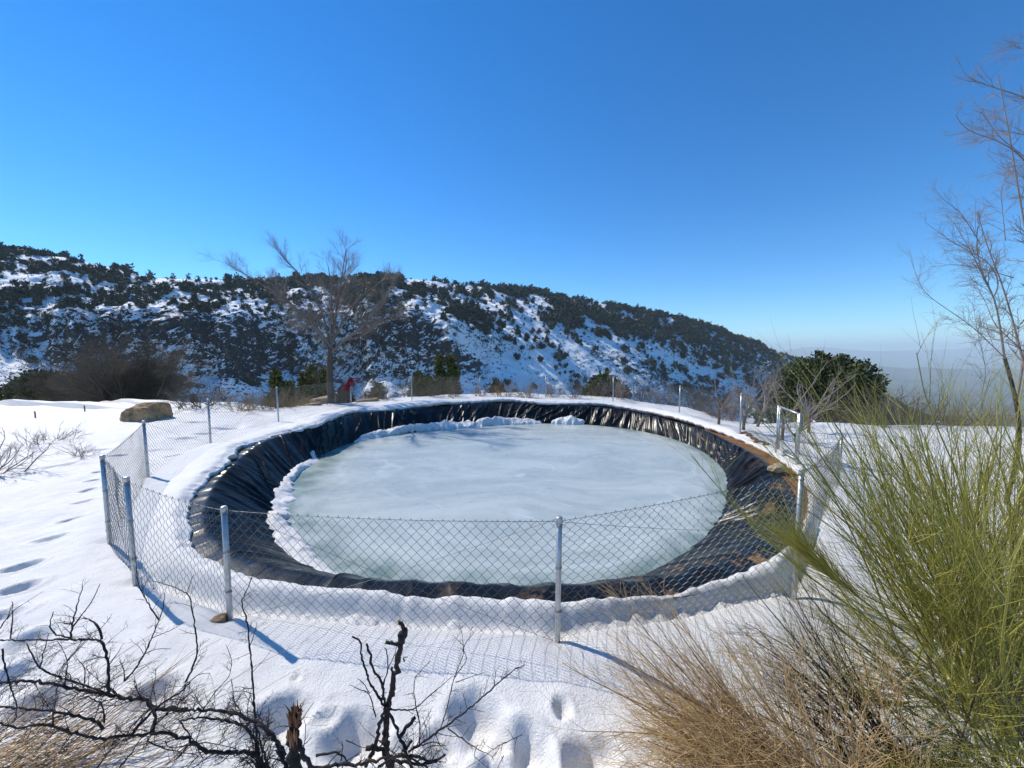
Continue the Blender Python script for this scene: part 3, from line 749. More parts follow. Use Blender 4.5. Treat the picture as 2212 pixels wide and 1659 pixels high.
# the big bare tree behind the far left of the pond
DT = 15.2
xt, yt = (714 - CX) / F * DT, DT
tree = thing("bare_tree", (xt, yt, Hs(xt, yt)), "tall leafless tree with spreading branches standing behind the far fence", "tree")
rg = np.random.default_rng(21)
def T(px, py, dy=0.0): return W(px, py, DT) + np.array([0, dy, 0])
trunk = smooth_line([T(715, 905), T(716, 880), T(713, 830), T(712, 790), T(714, 755)], 14)
mb = MB(); mb.tube(trunk, np.linspace(0.135, 0.105, 14) + 0.04 * np.exp(-np.arange(14) / 1.5), 10, 0.45)
mb.build("trunk", BARK_GREY, tree)
mb = MB()
limbs = [([(714,757),(722,715),(726,670),(735,620),(742,575),(748,536)], .075, 0.0), ([(716,762),(745,735),(785,712),(815,680),(842,645),(862,618)], .08, -.6),
         ([(712,760),(695,725),(668,700),(640,678),(600,640),(562,604)], .08, .5), ([(713,750),(706,700),(690,650),(664,605),(636,572),(618,552)], .07, -.4),
         ([(716,745),(735,690),(762,640),(796,605),(822,582)], .065, 1.0), ([(713,770),(690,755),(655,720),(620,700),(595,690)], .04, 1.2),
         ([(722,715),(712,660),(705,610),(694,575),(680,545)], .05, .7), ([(742,735),(775,730),(810,700),(840,690),(858,665)], .04, .6),
         ([(714,740),(720,690),(745,640),(770,590),(778,556)], .055, -1.0), ([(716,750),(700,720),(680,690),(640,650),(596,618),(552,588)], .065, -1.2),
         ([(716,790),(735,775),(760,760),(775,745)], .02, -.3), ([(712,800),(690,790),(670,768)], .018, .3), ([(714,840),(700,832),(690,820)], .014, -.2), ([(714,835),(735,822),(748,800),(750,770)], .014, -.3)]
for pts, r0, dep in limbs:
    n = len(pts)
    ln = smooth_line([T(*p, dy=dep * 1.3 * (i / (n - 1)) ** 1.2) for i, p in enumerate(pts)], 16)
    mb.tube(ln, np.linspace(r0 * .72, r0 * 0.16, 16), 7, 0.5)
    big = r0 > .03
    sprout(mb, ln, r0 * 0.60, [(15 if big else 6, 1.12 if big else .6, .58, .10, .09, .36), (9, .62, .55, .12, .07, .55), (6, .32, .55, .15, .05, .65), (2, .16, .5, .15, .04, .8)][:4 if big else 3], rg, 0.5, s0=0.12)
mb.build("crown", CROWN_TWIG, tree)

# tree at the right edge
DR = 5.6
xr, yr = (2204 - CX) / F * DR, DR
tree2 = thing("bare_tree", (xr, yr, Hs(xr, yr)), "tall thin leafless tree rising behind the green broom at the right edge", "tree")
def T2p(px, py, dy=0.0): return W(px, py, DR) + np.array([0, dy, 0])
tr = smooth_line([np.array([xr, yr, Hs(xr, yr) - 0.1]), T2p(2206, 960), T2p(2196, 863), T2p(2170, 773)], 12)
mb = MB(); mb.tube(tr, np.linspace(0.027, 0.020, 12), 8, 0.4); mb.build("trunk", BARK_DARK, tree2)
mb = MB()
for pts, r0, dep in [([(2170,773),(2153,658),(2147,640),(2118,585),(2108,530),(2112,490)], .022, 0), ([(2147,640),(2170,610),(2150,560),(2098,530),(2060,500),(2030,470)], .012, .2),
        ([(2150,650),(2105,590),(2070,545),(2035,515),(2010,495)], .012, -.3), ([(2170,773),(2120,705),(2080,665),(2040,625),(2028,545)], .012, .4), ([(2120,530),(2080,455),(2045,425),(2035,400)], .010, .1),
        ([(2215,800),(2205,700),(2190,600),(2172,520),(2165,440)], .024, .3), ([(2172,520),(2178,450),(2185,400),(2212,370)], .010, .2), ([(2260,480),(2215,340),(2170,310),(2120,290),(2080,285),(2065,250)], .020, .0),
        ([(2215,340),(2170,290),(2150,240),(2140,200)], .010, .2), ([(2260,230),(2210,205),(2160,185),(2110,165),(2095,140)], .016, .1), ([(2260,130),(2225,108),(2195,102),(2180,98)], .010, .0), ([(2230,340),(2180,375),(2150,370)], .008, -.1),
        ([(2196,863),(2240,700),(2260,560),(2250,420),(2240,250),(2230,120)], .030, .4), ([(2120,855),(2095,800),(2040,720),(1995,665)], .006, -.6), ([(2205,700),(2235,640),(2215,560),(2200,470)], .014, -.3),
        ([(2190,600),(2150,575),(2120,560),(2090,560)], .010, .5), ([(2240,420),(2195,400),(2160,410)], .009, -.4), ([(2245,300),(2205,270),(2165,255)], .009, .3), ([(2212,760),(2185,700),(2200,640),(2215,600)], .014, .6)]:
    n = len(pts)
    ln = smooth_line([T2p(*p, dy=dep * (i / (n - 1))) for i, p in enumerate(pts)], 15)
    mb.tube(ln, np.linspace(r0, r0 * 0.3, 15) * .60, 6, 0.45)
    sprout(mb, ln, max(r0, .010) * 0.5, [(19, .48, .7, .20, .03, .60), (7, .24, .65, .24, 0, .75), (2, .10, .65, .2, 0, .9)], rg, 0.5, s0=0.1)
mb.build("crown", PALE_TWIG, tree2)

def shrub_mesh(name, rg, n, L, spread, rad, lv, mat, tone=0.5, base=0.12, lift=0.03):
    mb = MB()
    for i in range(n):
        a = rg.uniform(0, 2 * math.pi); e = spread * math.sqrt(rg.uniform(0, 1))
        d = unit(np.array([math.sin(e) * math.cos(a), math.sin(e) * math.sin(a), math.cos(e)]))
        p = curve(np.array([rg.normal() * base, rg.normal() * base, -0.1]), d, L * rg.uniform(.6, 1.1), 7, rg, 0.12, lift)
        mb.tube(p, np.linspace(rad, rad * .3, len(p)), 4, tone + rg.normal() * .1)
        sprout(mb, p, rad * .8, lv, rg, tone)
    return mb.mesh(name, mat)
def place(name, me, loc, label, cat, group=None, rz=0, sc=1.0):
    o = bpy.data.objects.new(name, me); scene.collection.objects.link(o)
    o.location = [float(c) for c in loc]; o.rotation_euler = (0, 0, rz); o.scale = (sc, sc, sc) if np.isscalar(sc) else sc
    return tag(o, label, cat, group)

rg = np.random.default_rng(5)
me = shrub_mesh("bare_bush", rg, 80, 3.9, .85, .042, [(13, 1.2, .6, .14, .0, .5), (9, .62, .6, .16, 0, .6), (4, .34, .6, .2, 0, .95)], SCRUB, .30, .4)
def pxd(px, d, z): return ((px - CX) / F * d, d, z)
place("bare_bush", me, pxd(285, 19.5, -1.2), "big dense grey brown leafless bush beyond the snowy left mound", "bush")
place("bare_bush", me, pxd(165, 21.5, -1.2), "leafless grey bush half hidden left of the big dense one", "bush", None, 2.0, .72)
sm = [shrub_mesh("dry_shrub", np.random.default_rng(50 + i), 16, 1.0, 1.0, .013, [(7, .5, .6, .15, .01, .6), (6, .25, .6, .18, 0, .7)], [SCRUB, GRASS_DRY, PALE_TWIG][i % 3], .5, .2) for i in range(4)]
rg = np.random.default_rng(8)
def R_ED(px, py=0):
    return None
line = [(420,905),(470,905),(520,902),(570,898),(610,893),(660,886),(735,880),(790,876),(830,872),(880,868),(930,866),(980,866),(1040,866),(1090,866),(1140,866),(1190,867),(1240,868),(1290,868),(1340,870),(1390,873),(1430,876),(1470,882),(1510,888),(1545,893),(1580,898),(1850,912),(1900,914),(1960,914),(2020,914),(2080,915),(2140,916),(2200,918)]
for i, (px, py) in enumerate(line):
    g = G(px, py, 0); d = g[1] + (rg.uniform(0.7, 2.2) if px < 1800 else rg.uniform(0.1, 1.0))
    x = (px - CX) / F * d
    knd = 1 if px < 620 or rg.uniform() < .2 else (2 if px > 1000 and rg.uniform() < .5 else 0)
    place("dry_shrub", sm[knd if rg.uniform() < .8 else 3], (x, d, Hs(x, d) - .05), "dry leafless scrub bush at the drop off beyond the fence", "bush", "scrub bushes along the drop off", rg.uniform(0, 6), rg.uniform(.75, 1.3) * (1.25 if px > 1800 else 1))

# young fruit trees in the snow by the gate
for i, (px, d, h, lab) in enumerate([(1558, 11.0, 1.0, "young leafless fruit tree with many stems left of the taller ones"), (1612, 10.6, 1.25, "young leafless fruit tree just right of the fence post before the gate"), (1700, 9.8, 1.9, "tallest leafless fruit tree with red brown trunk behind the gate"),
                                  (1757, 10.4, 1.6, "leafless fruit tree with thick trunk right of the gate before the evergreen"), (1737, 8.0, .9, "short leafless sapling in the snow just beyond the gate"), (1640, 11.3, 1.5, "slim leafless fruit tree between the post and the gate")]):
    rg = np.random.default_rng(300 + i)
    x, y = (px - CX) / F * d, d; zb = Hs(x, y)
    t = thing("fruit_tree", (x, y, zb), lab, "tree", "young fruit trees by the gate")
    b = np.array([x, y, zb]); mb = MB()
    tk = curve(b - [0, 0, .1], unit(np.array([rg.normal() * .15, rg.normal() * .15, 1])), .45 + .1 * h, 5, rg, .06)
    mb.tube(tk, np.linspace(.042, .034, len(tk)), 7, .3); mb.build("trunk", BARK_RED, t)
    mb = MB()
    for k in range(6):
        p = curve(tk[-1 - (k % 2)], rdir(np.array([0, 0, 1.]), rg.uniform(.35, 1.0), rg), h * rg.uniform(.6, 1.1), 8, rg, .12, .05)
        mb.tube(p, np.linspace(.022, .006, len(p)), 5, .6)
        sprout(mb, p, .014, [(7, .5, .6, .1, .05, .6), (5, .22, .6, .15, .02, .6)], rg, .65)
    mb.build("crown", PALE_TWIG, t)

# thin shrubs poking from the snow on the left
for i, (px, py, sc, lab) in enumerate([(110, 938, 1.0, "pale leafless shrub poking from the snow left of the boulder"), (165, 962, .8, "low pale twigs poking from the snow nearest the fence corner"), (-20, 990, 1.7, "pale twiggy shrub at the left edge of the snow field"), (60, 948, .7, "small pale twigs between the two left shrubs")]):
    g = G(px, py, .25); z = Hs(g[0], g[1])
    me = shrub_mesh("twig_shrub", np.random.default_rng(400 + i), 13, .62, 1.35, .008, [(6, .3, .6, .14, .03, .65), (4, .14, .6, .18, .02, .7)], PALE_TWIG, .5, .10)
    place("twig_shrub", me, (g[0], g[1], z), lab, "shrub", None, i, sc)
for i, (px, py) in enumerate([(75, 893), (182, 880)]):
    g = G(px, py, .25); z = Hs(g[0], g[1]); mb = MB()
    mb.tube([g * [1, 1, 0] + [0, 0, z - .1], g * [1, 1, 0] + [.01, 0, z + .12], g * [1, 1, 0] + [.0, 0, z + .2]], .018, 6, cap=True)
    tag(mb.build("wooden_stake", BARK_RED, None, origin=g), ["short brown stake in the snow left of the boulder, nearer the left edge", "short brown stake on the crest of the left snow mound"][i], "stake")
# ------------------------------------------------------------------ evergreens
def leaf_cloud(mb, lobes, n, size, rg, up=0.35, inner=0.45):
    """small leaf faces spread through ellipsoid lobes (cx,cy,cz,rx,ry,rz), grouped in sprays"""
    vol = np.array([l[3] * l[4] + l[4] * l[5] + l[3] * l[5] for l in lobes]); pick = rg.choice(len(lobes), n // 6, p=vol / vol.sum())
    Lb = np.array(lobes)[pick]
    d = rg.normal(size=(len(pick), 3)); d /= np.linalg.norm(d, axis=1, keepdims=True)
    rr_ = inner + (1 - inner) * rg.uniform(0, 1, (len(pick), 1)) ** 0.5
    bump = 1 + 0.22 * noise(d[:, 0] * 3 + pick * 7.0, d[:, 2] * 3 + d[:, 1] * 2, 5)[:, None]
    c = Lb[:, :3] + d * rr_ * bump * Lb[:, 3:]
    tone = np.clip(0.5 + 0.22 * rg.normal(size=len(pick)), 0, 1)
    c = np.repeat(c, 6, 0); d = np.repeat(d, 6, 0); tone = np.clip(np.repeat(tone, 6) + rg.normal(size=len(c)) * .1, 0, 1)
    c = c + rg.normal(size=c.shape) * size * 0.55
    a = d + rg.normal(size=d.shape) * 0.75 + np.array([0, 0, up]); a /= np.linalg.norm(a, axis=1, keepdims=True)
    b = np.cross(a, rg.normal(size=a.shape)); b /= np.linalg.norm(b, axis=1, keepdims=True)
    s = size * rg.uniform(.6, 1.3, (len(c), 1))
    v = np.stack([c - b * s * .32, c + b * s * .32, c + b * s * .2 + a * s * .9, c - b * s * .2 + a * s * 1.0], 1).reshape(-1, 3)
    q = np.arange(len(c) * 4).reshape(-1, 4)
    mb.add(v, q, None, np.repeat(tone, 4))
def evergreen(name, loc, lobes, n, size, mat, label, seed, h):
    rg = np.random.default_rng(seed)
    t = thing(name, loc, label, "tree"); loc = np.array(loc)
    mb = MB(); mb.tube(smooth_line([loc - [0, 0, .4], loc + [0.05, 0, h * .3], loc + [0, 0, h * .8]], 8), np.linspace(.035 * h, .012 * h, 8), 7)
    for l in lobes:
        c = loc + np.array(l[:3]); mb.tube(smooth_line([loc + [0, 0, max(.1, l[2] * .3)], c - [0, 0, l[5] * .3], c + [0, 0, l[5] * .5]], 6), np.linspace(.014 * h, .004 * h, 6), 5)
    mb.build("trunk", BARK_GREY, t)
    mb = MB(); leaf_cloud(mb, [tuple(loc + np.array(l[:3])) + tuple(l[3:]) for l in lobes], n, size, rg)
    mb.build("crown", mat, t, smooth=False)
def lob(px, py, rx, ry, d, px0, z0):
    p = W(px, py, d); return (p[0] - (px0 - CX) / F * d, rx / F * d * 0.35 * math.sin(px * 1.7 + py), p[2] - z0, rx / F * d, rx / F * d * .9, ry / F * d)
def eg(name, px0, d, z0, lob_px, n, size, mat, label, seed):
    x = (px0 - CX) / F * d; h = max(2.1 + (HOR - p[1] + p[3]) / F * d for p in lob_px) - z0
    evergreen(name, (x, d, z0), [lob(*p, d, px0, z0) for p in lob_px], n, size, mat, label, seed, h)
rl = np.random.default_rng(77)
big = [(1790, 812, 62, 42), (1740, 822, 55, 44), (1838, 826, 48, 40), (1700, 842, 34, 36), (1872, 856, 24, 32), (1790, 860, 80, 40), (1730, 875, 60, 32), (1850, 878, 44, 28)]
for k in range(46):
    a = rl.uniform(math.pi * 0.95, 2.05 * math.pi); big.append((1786 + 92 * math.cos(a) * rl.uniform(.45, 1), 862 + 92 * math.sin(a) * rl.uniform(.35, 1), rl.uniform(12, 22), rl.uniform(10, 18)))
eg("evergreen_tree", 1790, 25, -4.0, big, 21000, .19, FOL_PINE, "large broad dark evergreen tree rising behind the gate", 1)
def conifer_px(px, top, bot, wd, seed, n=16):
    r = np.random.default_rng(seed); out = []
    for k in range(n):
        f = (k + .5) / n; w_ = wd * (0.18 + .82 * f ** .7)
        out.append((px + r.uniform(-.6, .6) * w_, top + (bot - top) * f + r.normal() * 3, max(5, w_ * r.uniform(.35, .55)), max(7, (bot - top) / n * 1.6)))
    return out
eg("evergreen_bush", 603, 18.5, -2.0, conifer_px(594, 812, 885, 26, 3) + conifer_px(622, 836, 888, 18, 4), 7000, .13, FOL_BUSH, "bright green conical juniper left of the bare tree", 2)
eg("evergreen_bush", 680, 18.0, -2.0, conifer_px(672, 798, 880, 34, 5) + conifer_px(700, 806, 880, 24, 6) + conifer_px(655, 815, 880, 18, 16), 9000, .13, FOL_BUSH, "bushy dark juniper right behind the bare tree's trunk", 3)
eg("evergreen_bush", 741, 18.8, -1.8, conifer_px(744, 838, 882, 22, 7), 3000, .12, FOL_BUSH, "low dark juniper between the bare tree and red cloth", 4)
eg("evergreen_bush", 815, 22.0, -2.5, conifer_px(815, 840, 880, 26, 8), 3000, .13, FOL_PINE, "small dark juniper below the blue snow right of the red cloth", 5)
eg("evergreen_bush", 905, 20.5, -2.2, conifer_px(900, 808, 876, 26, 9) + conifer_px(922, 815, 876, 16, 19), 6500, .13, FOL_BUSH, "dark pointed juniper behind a far fence post", 6)
eg("evergreen_bush", 962, 20.5, -2.4, conifer_px(948, 776, 870, 17, 10) + conifer_px(976, 772, 872, 24, 11) + conifer_px(962, 812, 872, 30, 12), 9000, .13, FOL_BUSH, "taller two topped green juniper beyond the far fence", 7)
eg("evergreen_bush", 1310, 19.5, -2.2, [(1308, 850, 42, 36), (1330, 858, 34, 34), (1285, 862, 30, 30), (1305, 828, 26, 18), (1345, 870, 18, 24)] + conifer_px(1310, 812, 880, 38, 13), 11000, .12, FOL_BUSH, "rounded brown green juniper behind the far right fence", 8)
eg("evergreen_bush", 85, 24, -3.5, [(82, 838, 42, 36), (110, 850, 34, 28), (60, 855, 34, 28), (20, 862, 36, 22)], 8000, .18, FOL_PINE, "dark evergreen in shade behind the left snow mound", 9)
eg("evergreen_bush", 1068, 27, -3.5, conifer_px(1068, 828, 872, 34, 14), 3500, .15, FOL_PINE, "dark scrubby evergreen below the far fence's middle", 10)

# ------------------------------------------------------------------ forest on the mountain
def far_tree(seed, kind, n):
    rg = np.random.default_rng(seed); mb = MB()
    lobes = []
    if kind == 0:                                     # pointed
        for k in range(6):
            f = (k + .5) / 6; r = .06 + .25 * f; lobes.append((rg.normal() * .04, rg.normal() * .04, 1 - .86 * f, r, r, .14))
    else:                                             # rounded
        lobes = [(0, 0, .5, .34, .34, .40)]
        for k in range(7):
            a = rg.uniform(0, 6.28); lobes.append((.24 * math.cos(a), .24 * math.sin(a), rg.uniform(.3, .8), .2, .2, .18))
    leaf_cloud(mb, lobes, n, .16 if n > 300 else .30, rg, inner=.3)
    mb.tube([[0, 0, -.25], [0, 0, .6]], [.035, .02], 4, .1)
    return mb
rg = np.random.default_rng(99)
def hill_point(u, v):
    i = np.clip(np.searchsorted(u_, u) - 1, 0, len(u_) - 2); j = np.clip(np.searchsorted(v_, v) - 1, 0, len(v_) - 2)
    fu = ((u - u_[i]) / (u_[i + 1] - u_[i]))[:, None]; fv = ((v - v_[j]) / (v_[j + 1] - v_[j]))[:, None]
    return (PH[i, j] * (1 - fu) + PH[i + 1, j] * fu) * (1 - fv) + (PH[i, j + 1] * (1 - fu) + PH[i + 1, j + 1] * fu) * fv
NC = 70000
cu = rg.uniform(-420, 2020, NC); cv_ = rg.uniform(0.0, 1.06, NC) ** 0.9
cp = hill_point(cu, cv_)
cy_ = HOR - F * (cp[:, 2] - 2.1) / cp[:, 1]
skyl = ip(SKY, cu); below = cy_ - skyl
clump = fbm(cp[:, 0] * .03, cp[:, 1] * .025, 4, 401, .65)
dens = ip([(-420,.6),(250,.62),(400,.8),(850,.8),(1000,.62),(1250,.7),(1500,.95),(2020,1)], cu)
band = ip([(-420,150),(0,150),(300,115),(600,80),(850,85),(1000,90),(1250,60),(1500,45),(1700,70),(2020,80)], cu)
floor_ = ip([(-420,.06),(900,.08),(1000,.28),(1500,.30),(2020,.2)], cu)
dn = dens * (floor_ + (1 - floor_) * sstep(band + 45, band - 25, below)) * (0.16 + 1.0 * sstep(-.3, .35, clump))
gl = np.abs(cy_ - (690 + (cu - 940) * .72)); dn = np.where((cu > 925) & (cu < 1210) & (gl < 26), dn * .2, dn)     # open snow gully
gl2 = np.abs(cy_ - (700 + (cu - 1270) * .42)); dn = np.where((cu > 1260) & (cu < 1660) & (gl2 < 12), dn * .15, dn)
dn = np.where((cu > 1330) & (cu < 1640) & (np.abs(cy_ - (708 + (cu - 1330) * .10)) < 22), np.maximum(dn, .55), dn)
dn = np.where((cu > 868) & (cu < 965) & (below < 16), dn * .12, dn)
dn = np.where(cu > 1640, np.maximum(dn, .5), dn)
dn = np.where(cu < 520, dn * (0.5 + 0.5 * sstep(0, 45, below)), dn)
# thin candidates evenly in picture area, then by density
area = cp[:, 1] ** 1.0
keep = rg.uniform(0, 1, NC) < dn * 0.44 * np.clip(cp[:, 1] / 330, .5, 1.5)
cp, cu, cv_, clump = cp[keep], cu[keep], cv_[keep], clump[keep]
hgt = (1.7 + 4.6 * rg.uniform(0, 1, len(cp)) ** 2.4 + 0.9 * clump) * np.clip(cp[:, 1] / 320, .8, 1.2)
vis = (cu > -20) & (cu < 1700) & (cv_ < 1.0)
app = np.where(vis, hgt / cp[:, 1], 0)
order = np.argsort(-app)
proto = [far_tree(500 + i, i % 2, 620) for i in range(6)]
pm = [p.mesh("pine_tree", FOL_FAR, False) for p in proto]
near = order[:300]
for k in near:
    x, y, z = cp[k]; u = cu[k]
    pos_l = "dark evergreen tree on the snowy slope at the left, across the valley" if u < 330 else ("dark evergreen tree on the mountain slope above the cliffs" if u < 900 else "dark evergreen tree on the mountain's middle slope right of the bare tree")
    grp = "trees on the left slope" if u < 330 else ("trees above the cliffs" if u < 900 else "trees on the middle slope")
    s = hgt[k]; wdt = s * rg.uniform(.75, 1.1)
    place("pine_tree", pm[rg.integers(0, 6)], (x, y, z), pos_l, "tree", grp, rg.uniform(0, 6.28), (wdt, wdt, s))
mb = MB()
lows = [far_tree(600 + i, i % 2, 120) for i in range(8)]
lv_ = [(np.vstack(p.v), np.vstack(p.q), np.concatenate(p.c)) for p in lows]
for k in order[300:]:
    v, q, c = lv_[rg.integers(0, 8)]
    a = rg.uniform(0, 6.28); s = hgt[k]; wdt = s * rg.uniform(.75, 1.15)
    ca, sa = math.cos(a) * wdt, math.sin(a) * wdt
    vv2 = np.stack([v[:, 0] * ca - v[:, 1] * sa, v[:, 0] * sa + v[:, 1] * ca, v[:, 2] * s], -1) + cp[k]
    mb.add(vv2, q, None, np.clip(c + rg.normal() * .12, 0, 1))
tag(mb.build("forest", FOL_FAR, smooth=False), "evergreen wood covering the far mountain slope and ridge", kind='stuff')
# low scrub and brush on the open slopes
NS = 16000
su = rg.uniform(-200, 1800, NS); sv = rg.uniform(0.0, .85, NS) ** 1.1
spt = hill_point(su, sv); cl = fbm((spt[:, 0] + .5 * spt[:, 1]) * .03, spt[:, 1] * .012, 3, 421)
kp = rg.uniform(0, 1, NS) < (.06 + .3 * sstep(0, .5, cl)); spt = spt[kp]
mb = MB()
n = len(spt); c = np.repeat(spt, 7, 0) + rg.normal(size=(n * 7, 3)) * np.array([.55, .55, .35]) + [0, 0, .3]
a = rg.normal(size=c.shape) + [0, 0, .8]; a /= np.linalg.norm(a, axis=1, keepdims=True); b = np.cross(a, rg.normal(size=a.shape)); b /= np.linalg.norm(b, axis=1, keepdims=True)
s = rg.uniform(.35, 1.0, (len(c), 1)) * np.clip(c[:, 1:2] / 250, .6, 1.6)
mb.add(np.stack([c - b * s * .4, c + b * s * .4, c + b * s * .25 + a * s, c - b * s * .25 + a * s], 1).reshape(-1, 3), np.arange(len(c) * 4).reshape(-1, 4), None, np.repeat(rg.uniform(0, .9, len(c)), 4))
tag(mb.build("undergrowth", SCRUB, smooth=False), "low brown scrub scattered over the far snowy slope", kind='stuff')

# ------------------------------------------------------------------ cut thorn branches, near left
def c1(x, y, d): return W(x * .26846, 1213.5 + y * .26846, d)
def c2(x, y, d): return W(548.6 + x * .26846, 1213.5 + y * .26846, d)
KR = .26846 / F
def traced(mb, conv, pts, da, db, r, rg, lv=None, tone=.4, tip=.3, knob=.12, n=None):
    m_ = len(pts); n = n or max(8, int(sum(math.dist(pts[i], pts[i + 1]) for i in range(m_ - 1)) / 24))
    ln = smooth_line([conv(x, y, da + (db - da) * i / (m_ - 1)) for i, (x, y) in enumerate(pts)], n)
    ln[1:-1] += rg.normal(size=(n - 2, 3)) * r * KR * da * .28
    rad = np.linspace(r, r * tip, n) * .86 * KR * (da + db) / 2 * (1 + knob * rg.normal(size=n)).clip(.7, 1.4)
    mb.tube(ln, rad, 7 if r > 9 else 5, tone, cap=True)
    if lv:
        Lm = float(np.linalg.norm(np.diff(ln, axis=0), axis=1).sum()); lv = [(max(1, lv[0][0] * Lm * 1.5), *lv[0][1:])] + lv[1:]
        sprout(mb, ln, max(rad.mean() * 1.1, .0030), lv, rg, tone, s0=.05)
    return ln
rg = np.random.default_rng(31)
TH1 = [(17, .11, 1.05, .14, 0, .55), (5, .04, .9, .15, 0, .7)]
TH2 = [(26, .16, 1.0, .16, 0, .45), (8, .07, .9, .18, 0, .6), (2, .03, .9, .1, 0, .8)]
THT = [(16, .035, 1.1, .08, 0, .5)]
g0 = c1(2080, 1900, 1.85)
bush = thing("thorn_bush", (g0[0], g0[1], Hs(g0[0], g0[1])), "tangle of dark cut thorny branches lying over the snow in the near left corner", "bush")
mb = MB()
for pts, da, db, r in [([(2110,1950),(2100,1700),(2070,1540),(1900,1535),(1650,1530),(1560,1450),(1400,1390),(1240,1380),(1100,1390),(900,1410)], 1.85, 1.75, 20),
    ([(2130,1800),(2090,1620),(2060,1450),(1980,1330),(1800,1270),(1620,1250),(1450,1280)], 1.85, 1.9, 14), ([(2300,1560),(2200,1400),(2100,1300),(1900,1230),(1700,1190),(1500,1190),(1350,1200)], 1.8, 1.9, 17),
    ([(1500,1190),(1230,1180),(1190,1110),(1060,1100),(900,1080),(830,1060),(650,1030),(450,985),(200,960),(-60,970)], 1.9, 1.85, 17), ([(830,1050),(700,1000),(480,930),(320,860),(260,750),(215,660)], 1.85, 1.9, 9),
    ([(900,1410),(850,1430),(740,1410),(560,1370),(420,1320),(300,1310),(150,1340),(-40,1290)], 1.75, 1.75, 13), ([(830,1350),(780,1280),(560,1230),(400,1195),(150,1175),(-60,1160)], 1.8, 1.8, 13),
    ([(1050,1400),(1100,1330),(1200,1230),(1300,1140),(1450,1050),(1530,970)], 1.75, 1.9, 13), ([(1220,1380),(1260,1250),(1200,1120)], 1.75, 1.85, 18),
    ([(2160,1900),(2120,1660),(2080,1540)], 1.85, 1.85, 30), ([(880,1075),(870,850),(850,720),(820,625),(560,625),(200,630),(-60,632)], 1.85, 1.95, 11),
    ([(2200,1900),(2160,1650),(2110,1500),(2070,1350)], 1.8, 1.85, 12)]:
    traced(mb, c1, pts, da, db, r, rg, TH2, .35, .55)
mb.build("branch", BARK_DARK, bush)
mb = MB()
for pts, da, db, r, lv in [([(1000,960),(1100,850),(1190,690),(1280,470),(1325,330),(1320,250)], 1.85, 2.0, 8, TH1), ([(1280,470),(1190,340),(1110,180),(1095,0),(1090,-60)], 1.95, 2.1, 6, TH1),
    ([(1490,970),(1530,900),(1590,740),(1570,500),(1520,260),(1400,200),(1230,155)], 1.9, 2.1, 8, TH1), ([(1510,240),(1530,170),(1560,100)], 2.1, 2.1, 4, THT), ([(1230,610),(1400,540),(1500,480)], 1.95, 2.0, 4, THT),
    ([(2080,1540),(2050,1250),(2030,900),(1990,480),(1940,320),(1985,230),(2035,100)], 1.85, 2.1, 10, TH1), ([(2010,680),(2040,600),(2070,490)], 1.95, 2.0, 4, THT), ([(1170,740),(1260,700),(1380,700)], 1.9, 1.95, 4, THT),
    ([(20,700),(40,850),(80,1000),(140,1150),(120,1280)], 1.9, 1.85, 8, TH1), ([(85,620),(100,460),(105,350),(95,320)], 1.95, 2.0, 6, THT), ([(0,540),(60,450),(100,340)], 1.95, 2.0, 5, THT), ([(60,460),(110,390),(345,240)], 1.95, 2.05, 4, THT),
    ([(565,620),(580,520),(640,290),(662,195)], 1.93, 2.02, 8, TH1), ([(585,525),(740,320),(805,175)], 1.93, 2.02, 6, THT), ([(560,612),(440,580),(390,530),(430,400)], 1.93, 1.98, 8, TH1), ([(820,625),(800,520),(740,460),(670,450)], 1.93, 1.98, 10, TH1),
    ([(580,500),(460,490)], 1.93, 1.95, 7, THT), ([(320,860),(360,700),(390,580)], 1.9, 1.95, 6, TH1), ([(520,1000),(545,800),(500,690),(460,640)], 1.88, 1.95, 5, TH1), ([(680,980),(690,850),(620,780)], 1.88, 1.95, 5, TH1), ([(1000,960),(1000,860),(960,800)], 1.85, 1.95, 7, TH1),
    ([(1590,1250),(1750,1020),(1840,940),(1870,800),(1820,670)], 1.9, 2.05, 5, TH1), ([(1860,940),(1890,1130)], 1.95, 1.9, 3, THT), ([(780,1660),(880,1520),(1000,1430),(1100,1400)], 1.7, 1.75, 8, TH1), ([(960,1660),(1100,1480),(1150,1400)], 1.7, 1.75, 8, TH1),
    ([(1500,1480),(1650,1450),(1900,1500)], 1.75, 1.8, 5, TH1), ([(430,1320),(420,1200),(470,1080)], 1.75, 1.85, 7, TH1), ([(1480,1000),(1600,900),(1690,900)], 1.9, 2.0, 5, TH1), ([(840,1300),(830,1150),(700,1080)], 1.8, 1.85, 8, TH1),
    ([(1180,1440),(1340,1510),(1600,1560)], 1.75, 1.8, 6, TH1), ([(860,860),(930,760),(990,660)], 1.9, 1.98, 5, THT), ([(1440,1280),(1550,1420),(1640,1600)], 1.8, 1.75, 6, TH1), ([(1330,1440),(1350,1500),(1700,1450)], 1.78, 1.8, 4, TH1), ([(-40,1000),(200,900),(500,700),(800,560)], 1.95, 2.0, 3, THT)]:
    traced(mb, c1, pts, da, db, r, rg, lv, .35, .4)
mb.build("twig", BARK_DARK, bush)

